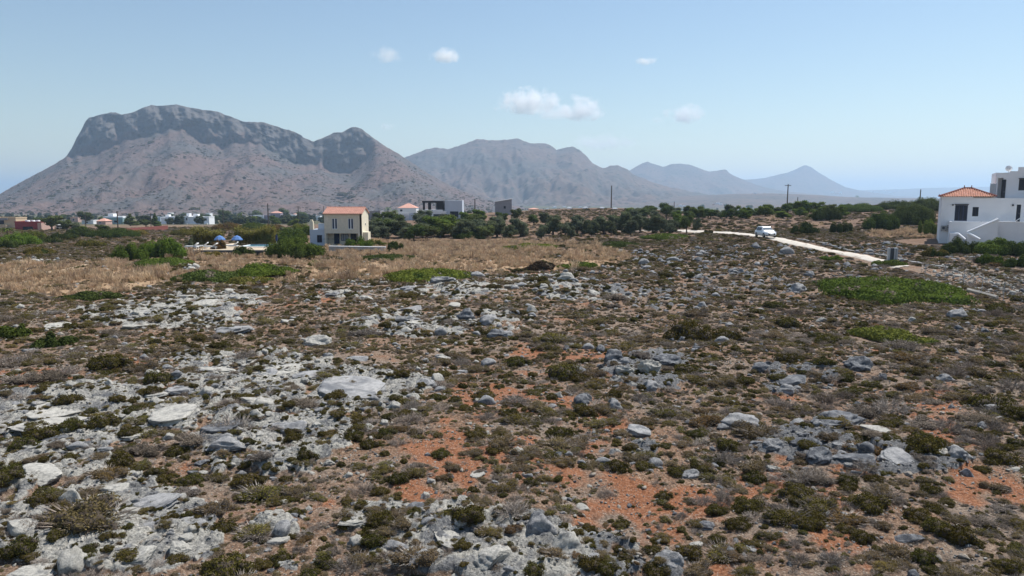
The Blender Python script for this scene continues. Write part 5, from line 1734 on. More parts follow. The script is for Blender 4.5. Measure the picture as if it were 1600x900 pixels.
def reeds(px0, px1, top, foot, lab, n):
    Yr_ = pa.y + 11
    a, b = at(px0, foot, Yr_), at(px1, foot, Yr_)
    ht = HC + float(ray(px0, top)[1]) * Yr_ - zt
    rs = np.random.RandomState(int(px0))
    W_ = b.x - a.x
    V, Fq, val = [], [], []
    for k in range(n):
        x, y = rs.uniform(-W_ / 2, W_ / 2), rs.uniform(-1.1, 1.1)
        h = ht * rs.uniform(.62, 1.15) * (1 + .14 * math.sin(x * 1.3 + px0))
        lean = rs.normal(size=2) * .12
        o = len(V)
        V += [(x - .015, y, 0), (x + .015, y, 0), (x + lean[0] * h + .01, y + lean[1] * h, h), (x + lean[0] * h - .01, y + lean[1] * h, h)]
        Fq.append((o, o + 1, o + 2, o + 3)); val.append(.1 * rs.rand())
        for j in range(9):
            t = rs.uniform(.35, 1.0)
            p = np.array([x + lean[0] * h * t, y + lean[1] * h * t, h * t])
            ang = rs.uniform(0, 6.28)
            d_ = np.array([math.cos(ang), math.sin(ang), rs.uniform(.2, 1.3)]); d_ /= np.linalg.norm(d_)
            L_ = rs.uniform(.3, .6)
            sd = np.cross(d_, [0, 0, 1]); sd /= np.linalg.norm(sd)
            o = len(V)
            V += [tuple(p), tuple(p + d_ * L_ * .5 + sd * .045), tuple(p + d_ * L_ + np.array([0, 0, -.12])), tuple(p + d_ * L_ * .5 - sd * .045)]
            Fq.append((o, o + 1, o + 2, o + 3)); val.append(min(1, .15 + t * .75 + .1 * rs.rand()))
    o = link(bpy.data.objects.new('reed_clump', mesh_np('reed_clump', np.array(V), [np.array(Fq)], ('leaf_reed',), None, False, np.array(val))))
    o.location = ((a.x + b.x) / 2, Yr_, zt)
    tag(o, lab, 'reeds', 'reeds behind the pool')
reeds(305, 346, 359, 384, 'left and darker clump of tall yellow green reeds, behind the first blue parasol', 420)
reeds(370, 430, 358, 384, 'right and broader clump of tall yellow green reeds, behind the pool', 640)

# ------------------------------------------------------------------ white car on the road
def make_car():
    Yc = 104.0
    s_, _ = ray(1196, 371.5)
    x = float(s_) * Yc
    r = root('parked_car', (x, Yc, gz(x, Yc) + .08), R(184), 'white hatchback car facing the camera on the pale dirt road', 'car')
    # local +Y is forward, Z up; body lofted along Y
    st = [(-2.05, .66, .38, .80), (-2.0, .80, .30, .95), (-1.5, .86, .22, .98), (-.6, .88, .20, .96), (.6, .88, .20, .94), (1.15, .87, .22, .92), (1.7, .82, .26, .82), (2.0, .70, .30, .70), (2.08, .55, .36, .58)]
    rings = []
    for y, w, z0, z1 in st:
        zm = z0 + (z1 - z0) * .55
        rings.append([(-w * .90, y, z0), (-w, y, z0 + .12), (-w, y, zm), (-w * .93, y, z1 - .03), (-w * .78, y, z1), (w * .78, y, z1), (w * .93, y, z1 - .03), (w, y, zm), (w, y, z0 + .12), (w * .90, y, z0)])
    def loft(rings, name, mat, parent, smooth=True):
        n = len(rings[0])
        m = MB()
        pts = [p for q in rings for p in q]
        fs = [(i * n + k, i * n + (k + 1) % n, (i + 1) * n + (k + 1) % n, (i + 1) * n + k) for i in range(len(rings) - 1) for k in range(n)]
        m.poly(pts, fs + [tuple(range(n))[::-1], tuple(range((len(rings) - 1) * n, len(rings) * n))])
        return m.obj(name, mat, parent, smooth=smooth)
    loft(rings, 'body', 'car_white', r)
    cab = []
    for y, w0, z0, w1, z1 in ((-1.95, .76, .93, .60, 1.05), (-1.55, .80, .95, .63, 1.44), (-1.2, .81, .95, .64, 1.52), (-.2, .82, .93, .66, 1.55), (.25, .82, .92, .65, 1.51), (1.05, .80, .90, .72, .98)):
        cab.append([(-w0, y, z0 - .1), (-w0, y, z0), (-w1, y, z1 - .06), (-w1 * .88, y, z1), (w1 * .88, y, z1), (w1, y, z1 - .06), (w0, y, z0), (w0, y, z0 - .1)])
    loft(cab, 'roof', 'car_white', r, False)
    q = .012
    MB().poly([(-.60, .34, 1.475), (.60, .34, 1.475), (.70, .99, 1.02), (-.70, .99, 1.02)], [(0, 1, 2, 3)]).poly([(-.60, .34 - q, 1.46), (.60, .34 - q, 1.46), (.70, .99 - q, 1.0), (-.70, .99 - q, 1.0)], [(3, 2, 1, 0)]).obj('windscreen', 'car_glass', r)
    for sd in (-1, 1):
        for y0, y1 in ((-1.35, -.66), (-.58, .16)):
            w0, w1 = .832 * sd, .675 * sd
            MB().poly([(w0, y0, .99), (w0, y1 + .12, .98), (w1, y1, 1.42), (w1, y0 + .06, 1.42), (w0 * .97, y0, .98), (w0 * .97, y1 + .12, .97), (w1 * .96, y1, 1.41), (w1 * .96, y0 + .06, 1.41)], [(0, 1, 2, 3), (7, 6, 5, 4), (0, 4, 5, 1), (1, 5, 6, 2), (2, 6, 7, 3), (3, 7, 4, 0)]).obj('side_window', 'car_side_glass', r)
        MB().box(min(sd * .87, sd * 1.02), max(sd * .87, sd * 1.02), .62, .74, .93, 1.08).obj('wing_mirror', 'car_white', r, .02)
        hl = MB().poly([(sd * .42, 2.03, .62), (sd * .70, 1.90, .64), (sd * .76, 1.78, .80), (sd * .44, 1.95, .75), (sd * .42, 2.09, .62), (sd * .71, 1.97, .64), (sd * .78, 1.84, .80), (sd * .44, 2.01, .75)], [(0, 1, 2, 3), (7, 6, 5, 4), (0, 4, 5, 1), (1, 5, 6, 2), (2, 6, 7, 3), (3, 7, 4, 0)]).obj('headlight', 'lamp_glass', r)
        for wy in (-1.3, 1.3):
            w = MB().tube((sd * .70, wy, .32), (sd * .895, wy, .32), .32, .32, 20).obj('wheel', 'tyre', r, smooth=False)
            MB().tube((sd * .896, wy, .32), (sd * .905, wy, .32), .21, .20, 14).obj('rim', 'rim', w)
    MB().box(-.5, .5, 2.0, 2.10, .40, .60).obj('grille', 'car_black', r)
    MB().box(-.74, .74, 1.86, 2.06, .20, .37).obj('lower_bumper', 'car_black', r, .03)
    MB().box(-.26, .26, 2.101, 2.115, .42, .53).obj('number_plate', 'plate', r)
    return r
make_car()
# white van in the village, half hidden by bushes
pvn = P(97, 360.5)
vn = root('white_van', (pvn.x, pvn.y, pvn.z + .6), R(90), 'white van or camper parked before dark trees in the village', 'van')
kk = pvn.y / F
Lv, Hv = 12.2 * kk, 7.0 * kk
MB().prism([(-1, 0.35), (1, .35), (1, Hv - .1), (.85, Hv), (-.85, Hv), (-1, Hv - .1)], -Lv * .5, Lv * .5, axis=1).obj('body', 'car_white', vn)
for sd in (-1, 1):
    MB().box(min(sd * 1.002, sd * 1.02), max(sd * 1.002, sd * 1.02), Lv * .05, Lv * .42, Hv * .5, Hv * .78).obj('side_window', 'pane', vn)
    for wy in (-.32, .32):
        MB().tube((sd * .8, Lv * wy, .3), (sd * 1.03, Lv * wy, .3), .36, .36, 14).obj('wheel', 'tyre', vn)
MB().box(-.85, .85, -Lv * .5 - .02, -Lv * .5 - .002, Hv * .5, Hv * .82).obj('windscreen', 'pane', vn)

# ------------------------------------------------------------------ cabinet, poles, fence
pc = P(1394, 407)
cb = root('roadside_cabinet', (pc.x, pc.y, pc.z - .05), R(-12), 'grey metal roadside cabinet with dark door between two pale side panels', 'cabinet')
kk = pc.y / F
hc = 20.5 * kk
MB().box(-7 * kk, -4.3 * kk, -.25, .3, 0, hc).obj('side_panel', 'metal_grey', cb, .01)
MB().box(1.2 * kk, 6.6 * kk, -.28, .3, 0, hc).obj('side_panel', 'metal_grey', cb, .01)
MB().box(-4.28 * kk, 1.18 * kk, -.18, .28, 0, hc * .985).obj('door', 'metal_dark', cb)
MB().box(3.5 * kk, 4.0 * kk, -.31, -.281, 0.1, hc - .05).obj('seam', 'metal_dark', cb)
wr = MB()
for z in (.55, .95):
    wr.tube((-7 * kk - 1.2, 0, hc * z), (-7 * kk - .01, 0, hc * z), .02, .02, 5)
    wr.tube((6.6 * kk + .01, 0, hc * z * .9), (6.6 * kk + .9, 0, hc * z * .9), .02, .02, 5)
wr.obj('guard_rail', 'metal_grey', cb)
POLES = [(419.5, 318, 352, 'tall wooden utility pole rising beside the lilac house', 1.0), (955, 290, 324, 'lone bare wooden pole on the brown ridge before the mountains', 1.0), (1230, 288, 316, 'wooden utility pole with crossarm above the row of green trees', 1.0),
         (742, 311, 346, 'wooden utility pole between the modern house and the slanting house', 1.0), (185, 330, 366, 'wooden utility pole in front of the teal house', 1.0), (1437.5, 296, 310, 'wooden pole on the skyline thicket left of the villa', 1.0),
         (349, 325, 348, 'thin pole before the round trees right of the row houses', .7), (466.5, 322, 346, 'thin pole beside the pink house', .7), (134, 335, 352, 'thin pole before the dark round tree in the village', .7), (236, 333, 352, 'thin pole between conifers left of the row houses', .7),
         (1053, 315, 330, 'short thin pole among the far trees left of the road', .7), (1246, 308, 318, 'short thin pole just right of the crossarm pole', .7), (506, 322, 340, 'thin pole behind the left end of the pink tiled roof', .6), (545, 321, 330, 'thin mast behind the middle of the pink tiled roof', .6)]
for px, t, b, lab, th in POLES:
    p = P(px, b)
    Yp = min(p.y, 320.)
    q = at(px, b, Yp)
    z0 = min(gz(q.x, Yp), q.z)
    ht = HC + float(ray(px, t)[1]) * Yp - z0
    r = root('utility_pole', (q.x, Yp, z0), R(rnd.uniform(-20, 20)), lab, 'utility pole', 'utility poles')
    rad = .17 * th * max(1, Yp / 190)
    MB().tube((0, 0, -.5), (.05, 0, ht), rad, rad * .75, 8).obj('pole', 'wood_pole', r)
    if px in (1230, 466.5, 349):
        MB().box(-.9, .9, -.07, .07, ht - .45, ht - .3).obj('crossarm', 'wood_pole', r)
        for q_ in (-.8, -.3, .35, .8):
            MB().tube((q_, 0, ht - .298), (q_, 0, ht - .1), .05, .04, 6).obj('insulator', 'metal_grey', r)
# wire fence along the foot of the stone bank
fp = [(1445, 428, 412), (1476, 436, 413), (1505, 448, 422), (1533, 461, 430), (1567, 472, 441), (1601, 482, 448)]
fr = None
prev = None
for px, b, t in fp:
    p = P(px, b)
    ht = min(1.6, HC + float(ray(px, t)[1]) * p.y - p.z)
    if fr is None:
        fr = root('wire_fence', (p.x, p.y, p.z), 0, 'thin rusty post and wire fence along the foot of the stone bank', 'fence')
        o0 = p.copy()
    q = p - o0
    MB().tube(q + Vector((0, 0, -.2)), q + Vector((.03, 0, ht)), .022, .02, 6).obj('post', 'metal_grey', fr)
    if prev is not None:
        for f in (.35, .65, .95):
            MB().tube(prev[0] + Vector((0, 0, prev[1] * f)), q + Vector((0, 0, ht * f)), .006, .006, 4).obj('wire', 'metal_dark', fr)
    prev = (q, ht)
# ------------------------------------------------------------------ rocks
foot = np.array(FOOT)
def blocked(x, y, pad=1.0):
    x, y = np.asarray(x, float), np.asarray(y, float)
    b = on_road(x, y)
    for fx, fy, rx, ry in foot:
        b = b | ((((x - fx) / (rx * pad)) ** 2 + ((y - fy) / (ry * pad)) ** 2) < 1)
    return b

LAND = [  # things one can find in the picture, used to say where a plant or stone stands
    (1388, 450, 'the largest green mound'), (1388, 518, 'the olive yellow mound'), (85, 668, 'the long cream slab'), (255, 650, 'the sloping pale slab'),
    (540, 615, 'the long grey ridge'), (503, 664, 'the square pale block'), (112, 790, 'the hollowed white boulder'), (160, 848, 'the broadest pale slab'),
    (772, 872, 'the biggest pale boulder'), (890, 865, 'the split pale outcrop'), (669, 831, 'the white rounded rock'), (842, 834, 'the grey double boulder'),
    (1345, 722, 'the dark ridge rock'), (1420, 720, 'the long ridge rock'), (1467, 711, 'the pale ridge boulder'), (1250, 600, 'the dark sloping crag'), (1345, 568, 'the upright ribbed crag'),
    (1047, 884, 'the upright bluish rock'), (1015, 578, 'the pale grey crag'), (958, 563, 'the dark double crag'), (328, 585, 'the flat bright slab'), (340, 668, 'the dark pitted rock'),
    (672, 424, 'the yellow green mound'), (908, 413, 'the small bright mound'), (845, 416, 'the burnt brush pile'), (928, 457, 'the pale dark-based block'), (828, 484, 'the lone white stone'),
    (730, 495, 'the dark lumpy crag'), (645, 506, 'the pale mid ledge'), (150, 462, 'the thin dark mound'), (22, 518, 'the edge green shrub'), (200, 495, 'the pale rock pavement'),
    (960, 790, 'the brightest red soil'), (750, 640, 'the red soil gully'), (1470, 620, 'the red footpath gully'), (412, 420, 'the fresh green mound'), (1302, 400, 'the roadside green cushion'),
    (1200, 372, 'the white car'), (1480, 440, 'the stone bank'), (1290, 870, 'the lower red patch'), (520, 800, 'the gravelly red slope'), (1120, 700, 'the bluish rock field')]
def where(px, py, skip=None):
    best = None
    for lx, ly, t in LAND:
        d = math.hypot(px - lx, (py - ly) * 1.6)
        if t == skip or d < 14: continue
        if best is None or d < best[0]: best = (d, lx, ly, t)
    d, lx, ly, t = best
    dx, dy = px - lx, (py - ly) * 1.6
    if abs(dx) > 2.2 * abs(dy): w = 'right of' if dx > 0 else 'left of'
    elif abs(dy) > 2.2 * abs(dx): w = 'in front of' if dy > 0 else 'behind'
    else: w = ('front right of' if dx > 0 else 'front left of') if dy > 0 else ('back right of' if dx > 0 else 'back left of')
    return ('close ' if d < 55 else 'far ' if d > 150 else '') + w + ' ' + t

def dedupe(items):
    """items: (object, px, py, base label); things that share a label get their order from the left"""
    by = {}
    for q in items:
        by.setdefault(q[3], []).append(q)
    for lab, v in by.items():
        v.sort(key=lambda q: q[1])
        n = len(v)
        for i, q in enumerate(v):
            if n == 1: t = lab
            elif n == 2: t = ('left ', 'right ')[i] + lab
            elif i == 0: t = 'leftmost ' + lab
            elif i == n - 1: t = 'rightmost ' + lab
            elif i < 20: t = ordw[i] + ' ' + lab
            else: t = '%s from right, %s' % (ordw[min(n - 1 - i, 19)], lab)
            q[0]['label'] = t

SIZEW = lambda w: 'big' if w > 60 else 'medium' if w > 34 else 'smallish' if w > 24 else 'small'
ROCKS = [  # px, py centre, w, h, tone, form, special label
    (78, 672, 130, 30, 'pale', 'slab', 'long smooth cream pale slab at the left edge with dark shrubs along its front'), (258, 652, 116, 44, 'pale', 'slab', 'smooth pale grey slab sloping down amid dark shrubs in the left rock field'),
    (84, 646, 120, 22, 'pale', 'slab', None), (205, 680, 62, 22, 'pale', 'slab', None), (325, 582, 66, 14, 'pale', 'slab', 'flat bright pale slab lying behind dark shrubs near red soil'), (440, 583, 90, 15, 'pale', 'slab', None), (410, 590, 60, 16, 'grey', 'slab', None),
    (503, 665, 34, 26, 'pale', 'slab', 'squarish pale block standing alone in the grey rock field'), (447, 672, 74, 34, 'grey', 'slab', None), (540, 614, 170, 40, 'grey', 'slab', 'long grey rock ridge with small shrubs growing along it'), (575, 668, 30, 16, 'pale', 'boulder', None), (342, 672, 96, 30, 'dark', 'slab', 'dark blue grey pitted rock beside the smooth pale slabs'),
    (112, 788, 60, 44, 'pale', 'boulder', 'white boulder with a dark hollow on its face'), (172, 770, 56, 28, 'pale', 'slab', None), (132, 808, 70, 22, 'pale', 'slab', None), (150, 846, 150, 50, 'pale', 'slab', 'broadest pale slab filling the bottom left corner'), (274, 862, 50, 40, 'pale', 'boulder', None), (40, 892, 84, 34, 'pale', 'slab', None),
    (60, 745, 90, 36, 'pale', 'slab', None), (230, 785, 80, 30, 'grey', 'slab', None), (210, 880, 70, 40, 'pale', 'slab', None), (300, 825, 60, 26, 'grey', 'slab', None),
    (669, 831, 44, 22, 'pale', 'boulder', 'white rounded rock topping the pale outcrop at the bottom'), (612, 857, 60, 30, 'grey', 'boulder', None), (700, 852, 66, 24, 'pale', 'slab', None), (772, 874, 84, 58, 'pale', 'boulder', 'big pale boulder with grey streaks at the bottom edge'), (844, 833, 58, 40, 'grey', 'crag', 'grey double boulder behind the big pale one'),
    (886, 862, 62, 46, 'pale', 'crag', 'split pale outcrop with deep cracks at the bottom edge'), (925, 880, 50, 30, 'grey', 'boulder', None), (957, 893, 26, 16, 'dark', 'boulder', None), (572, 787, 44, 16, 'pale', 'slab', None), (548, 821, 54, 22, 'pale', 'slab', None), (640, 800, 26, 12, 'pale', 'slab', None), (745, 743, 40, 10, 'pale', 'slab', None),
    (1345, 723, 66, 28, 'dark', 'slab', 'dark ridge rock with a shaded hollow below'), (1420, 720, 66, 28, 'grey', 'slab', 'long blue grey ridge rock in the middle of the right ridge'), (1467, 710, 44, 24, 'pale', 'boulder', 'pale boulder crowning the right end of the ridge'), (1500, 716, 40, 24, 'grey', 'crag', None), (1495, 700, 20, 14, 'pale', 'boulder', None), (1282, 718, 36, 24, 'dark', 'crag', None), (1262, 700, 40, 18, 'dark', 'crag', None),
    (1515, 740, 26, 18, 'grey', 'boulder', None), (1250, 598, 60, 24, 'dark', 'slab', 'dark sloping crag with bare flank in the right heath'), (1345, 568, 34, 34, 'dark', 'crag', 'dark upright ribbed crag behind the red footpath gully'), (1320, 660, 80, 20, 'dark', 'crag', None), (1300, 668, 50, 18, 'dark', 'crag', None), (1370, 670, 50, 12, 'pale', 'slab', None), (1210, 700, 26, 26, 'grey', 'crag', None),
    (1047, 882, 40, 46, 'grey', 'crag', 'upright blue grey rock on red soil at the bottom edge'), (1092, 852, 30, 18, 'pale', 'boulder', None), (1085, 868, 40, 20, 'pale', 'slab', None), (1170, 850, 40, 40, 'grey', 'slab', None), (1080, 742, 26, 14, 'grey', 'crag', None), (1125, 760, 20, 8, 'dark', 'boulder', None),
    (1015, 578, 34, 24, 'pale', 'crag', 'pale grey crag before the dark double crag in the heath'), (1045, 567, 36, 18, 'dark', 'crag', None), (958, 563, 32, 20, 'dark', 'crag', 'dark double crag in the middle heath'), (1020, 605, 34, 18, 'grey', 'crag', None), (975, 583, 26, 14, 'pale', 'crag', None), (910, 628, 28, 16, 'dark', 'crag', None), (1195, 576, 34, 14, 'dark', 'crag', None), (902, 583, 30, 16, 'dark', 'crag', None),
    (875, 618, 20, 12, 'pale', 'boulder', None), (960, 635, 26, 18, 'grey', 'crag', None), (1000, 672, 60, 24, 'grey', 'slab', 'bluish flat rock field between low shrubs'), (1230, 613, 24, 14, 'grey', 'crag', None), (1160, 660, 60, 24, 'grey', 'crag', None),
    (828, 484, 26, 16, 'pale', 'boulder', 'white stone lying alone by red soil in the middle heath'), (928, 457, 32, 14, 'pale', 'boulder', 'pale block with dark underside in the grey heath'), (885, 437, 24, 14, 'pale', 'crag', None), (1160, 424, 18, 10, 'grey', 'boulder', None), (1100, 477, 22, 12, 'grey', 'boulder', None), (1005, 460, 22, 8, 'pale', 'slab', None), (845, 455, 30, 9, 'pale', 'slab', None),
    (568, 465, 30, 13, 'pale', 'boulder', None), (515, 460, 30, 12, 'grey', 'slab', None), (650, 505, 52, 14, 'pale', 'slab', 'pale ledge with a dark front in the middle heath'), (625, 512, 28, 14, 'dark', 'boulder', None), (728, 495, 30, 18, 'dark', 'crag', 'dark lumpy crag at the middle of the heath'), (765, 502, 32, 16, 'grey', 'crag', None), (775, 524, 28, 14, 'dark', 'crag', None), (640, 482, 44, 12, 'grey', 'slab', None),
    (722, 432, 34, 10, 'pale', 'slab', None), (690, 441, 34, 12, 'grey', 'crag', None), (640, 452, 34, 12, 'grey', 'slab', None), (740, 458, 24, 8, 'pale', 'slab', None), (710, 477, 34, 9, 'pale', 'slab', None), (795, 448, 30, 8, 'pale', 'slab', None),
    (285, 465, 34, 8, 'pale', 'slab', None), (147, 485, 18, 8, 'pale', 'boulder', None), (85, 508, 50, 11, 'pale', 'slab', None), (200, 492, 70, 12, 'pale', 'slab', 'pale rock pavement spread below the dry grass'), (208, 509, 60, 12, 'pale', 'slab', None), (320, 478, 44, 12, 'pale', 'slab', None), (250, 480, 36, 8, 'pale', 'slab', None), (375, 470, 30, 8, 'pale', 'slab', None), (360, 516, 50, 14, 'grey', 'crag', None), (40, 548, 30, 10, 'grey', 'slab', None),
    (170, 604, 26, 14, 'pale', 'boulder', None), (290, 610, 70, 18, 'grey', 'slab', None), (230, 620, 60, 14, 'pale', 'slab', None), (100, 625, 40, 12, 'pale', 'slab', None), (480, 590, 60, 14, 'grey', 'slab', None), (395, 630, 60, 20, 'pale', 'slab', None), (335, 625, 40, 22, 'grey', 'slab', None), (350, 700, 60, 24, 'grey', 'crag', None), (455, 728, 70, 14, 'pale', 'slab', None), (560, 560, 40, 10, 'grey', 'slab', None),
    (665, 605, 36, 12, 'grey', 'crag', None), (690, 560, 26, 9, 'pale', 'slab', None), (510, 556, 18, 10, 'dark', 'boulder', None), (1560, 640, 30, 12, 'grey', 'crag', None), (1480, 592, 26, 12, 'grey', 'crag', None), (1590, 733, 24, 10, 'pale', 'boulder', None), (1500, 492, 30, 12, 'grey', 'crag', None), (1425, 500, 20, 10, 'pale', 'boulder', None), (1285, 500, 22, 10, 'pale', 'boulder', None), (1250, 452, 30, 14, 'grey', 'crag', None)]
rock_items = []
def put_rock(px, py, w, h, tone, form, lab, grow=1.0):
    p = P(px, py + h * .30)
    if blocked(p.x, p.y): return None
    W = w * p.y / F * grow
    el = math.atan2(HC - p.z, p.y)
    Hh = h * p.y / F                       # seen height = height*cos(el) + depth*sin(el)
    asp = {'slab': .62, 'boulder': .8, 'crag': .75}[form]
    if form == 'slab' and grow == 1.0 and w > 40: W *= 1.12
    D = max(W * asp * (rnd.uniform(1.1, 1.5) if form == 'slab' else rnd.uniform(.85, 1.25)), .2)
    Ht = (Hh - D * math.sin(el) * .75) / math.cos(el)
    Ht = float(np.clip(Ht, {'slab': .16, 'boulder': .40, 'crag': .42}[form] * min(W, D) * .6, W * {'slab': .22, 'boulder': .55, 'crag': .55}[form]))
    o = link(bpy.data.objects.new('rock', rnd.choice(ROCK[tone, form])))
    zc = float(ground_z(p.x, p.y, True))
    zc = min(zc, p.z + .12)
    nz = {'slab': .52, 'boulder': .82, 'crag': .95}[form]
    o.location = (p.x, p.y + D * .25, zc + .02)
    o.scale = (W / 1.9, D / (2 * asp) * 1.02, Ht / nz)
    o.rotation_euler = (R(rnd.uniform(-8, 6)), R(rnd.uniform(-7, 7)), R(rnd.uniform(-22, 30)) + (math.pi if rnd.random() < .5 else 0))
    FW = {'slab': 'flat slab', 'boulder': 'rounded boulder', 'crag': 'jagged rock'}[form]
    if lab: tag(o, lab, 'rock', 'limestone rocks in the heath')
    else:
        tag(o, None, 'rock', 'limestone rocks in the heath')
        rock_items.append((o, px, py, '%s %s %s %s' % (SIZEW(w), {'pale': 'pale', 'grey': 'grey', 'dark': 'dark'}[tone], FW, where(px, py))))
    return o
for q in ROCKS:
    put_rock(*q)
# more rocks where the bedrock breaks out
n_r = 0
while n_r < 50:
    px = rnd.uniform(0, 1600)
    py = 432 + 460 * rnd.random() ** 1.25
    d = float(ell(np.array(px), np.array(py), ROCKY)) + .12
    if rnd.random() > d: continue
    w = rnd.lognormvariate(math.log(14 + (py - 430) * .030), .38)
    tone = rnd.choices(('pale', 'grey', 'dark'), (4, 3, 1.2) if px < 950 else (1.3, 3, 3))[0]
    form = rnd.choices(('slab', 'boulder', 'crag'), (4, 1.5, 2) if px < 700 else (1.4, 1.6, 4))[0]
    if put_rock(px, py, w, w * rnd.uniform(.35, .6), tone, form, None): n_r += 1
# stone bank below the villa
bank = []
while len(bank) < 46:
    px = rnd.uniform(1448, 1602); c = 424 + (px - 1448) * .13
    bank.append((px, c + rnd.uniform(-12, 18)))
for px, py in sorted(bank):
    w = rnd.uniform(5, 9)
    p = P(px, py + 3)
    W = w * p.y / F
    o = link(bpy.data.objects.new('bank_stone', rnd.choice(ROCK[rnd.choice(('pale', 'grey', 'grey')), 'boulder'][1:])))
    o.location = (p.x, p.y, p.z + W * .12)
    o.scale = (W / 1.9, W / 1.9, W / 2.0)
    o.rotation_euler = (rnd.uniform(-.5, .5), rnd.uniform(-.5, .5), rnd.uniform(0, 6.28))
    tag(o, None, 'stone', 'stones heaped on the bank below the villa')
    rock_items.append((o, px, py, '%s rounded stone in the heaped stone bank %s' % ('larger' if w > 7 else 'smaller', 'at its upper side' if py < 424 + (px - 1448) * .13 + 3 else 'at its lower side')))
dedupe(rock_items)

# ------------------------------------------------------------------ scrub
C = []                          # x, y, width, kind index, hand placed
HAND = """62 790 52 d;148 787 30 d;173 797 20 d;238 790 24 d;30 862 72 d;138 874 42 d;168 856 30 d;203 878 52 d;275 880 46 d;303 838 26 d;165 742 62 r;188 722 52 d;290 750 42 d;340 746 46 o;88 852 42 d;75 682 74 d;40 702 64 d;112 676 46 d;30 676 36 d;207 652 36 d;252 592 62 d;110 631 52 d;186 630 30 d;153 656 26 o;131 676 20 d;200 671 26 o;190 714 42 d;274 704 42 d;336 706 26 o;300 746 46 d;384 750 52 d;442 630 46 d;525 628 42 d;546 636 22 d;592 620 20 o;525 592 24 o;630 590 32 d;595 590 22 d;606 650 28 d;663 646 20 d;710 625 30 d;749 632 30 d;555 681 46 d;576 694 40 d;601 708 22 d;460 688 38 d;505 708 30 o;658 681 24 o;684 678 26 o;686 708 34 d;632 720 20 d;770 705 28 d;768 721 24 o;622 748 44 d;596 766 38 d;560 728 28 o;476 747 24 b;410 750 30 d;740 764 26 d;787 773 18 d;830 752 34 d;885 793 42 o;843 803 36 o;656 812 28 d;693 814 32 o;619 811 28 b;762 838 42 o;725 863 36 d;650 876 72 b;509 878 46 d;920 827 34 d;868 876 54 b;813 870 14 d;925 601 38 o;862 620 24 d;843 636 42 b;915 642 42 d;852 652 20 d;965 650 30 b;965 688 26 d;1100 656 60 r;1143 651 20 o;1040 696 28 d;1065 692 30 b;1100 607 26 o;1195 609 28 o;880 707 26 o;990 715 36 b;1075 708 30 b;1180 743 48 d;872 748 26 d;1035 772 32 d;1040 811 24 o;1065 828 24 d;1122 796 44 d;1152 816 54 d;1120 842 34 d;1207 836 42 o;1266 820 52 d;1318 824 32 d;1195 822 18 d;1180 778 16 d;1325 752 42 d;1305 770 26 b;1236 777 26 b;1097 768 20 d;1428 578 38 d;1420 601 48 r;1455 690 62 d;1300 690 42 b;1490 618 46 b;1590 691 34 d;1412 751 32 b;1447 749 32 o;1363 747 32 d;1380 738 22 d;1215 591 28 d;1243 568 22 o;1321 592 28 d;1080 520 80 d;1130 525 60 d;1100 640 40 r;930 595 30 o;960 575 24 b;540 812 40 b;800 545 24 b;745 575 40 b;735 575 30 b;560 655 34 d;870 690 60 b;905 690 50 b;815 690 24 b;1500 835 70 d;1460 820 60 d;1400 860 60 b;1530 830 40 o;1555 760 44 b;1440 870 50 d;1345 870 40 b;1380 820 36 b;1590 835 30 b;330 800 60 b;400 810 30 b;460 800 36 d;350 790 44 b;440 870 40 d;560 870 50 b"""
DRYH = "100 576 56 w;58 830 66 w;40 812 66 w;905 708 32 w;640 652 64 w;692 781 54 w;945 769 40 w;1545 698 50 w;1560 665 60 w;1480 662 64 w;1390 632 84 w;620 690 40 w;690 600 50 w;1250 870 60 w;1200 870 40 w;1130 780 50 w;760 650 40 w;860 655 40 w;1000 620 44 w;1290 620 60 w;1580 600 60 w;1510 570 60 w;80 585 60 g;30 590 60 g;460 610 40 g;300 690 50 g;230 700 60 g;1350 640 60 g;1440 660 60 g;1530 650 60 g;1100 780 50 w;500 820 40 w;540 880 60 w;880 820 40 w;1240 850 40 w"
KI = {'d': 0, 'o': 1, 'b': 2, 'g': 3, 'r': 4, 'w': 5}
for t in (HAND + ';' + DRYH).split(';'):
    a, b, w, k = t.split()
    a, b, w = float(a), float(b), float(w)
    p = P(a, b + w * .12)
    C.append((p.x, p.y, w * p.y / F * 1.0, KI[k], 1))
hand = np.array(C)
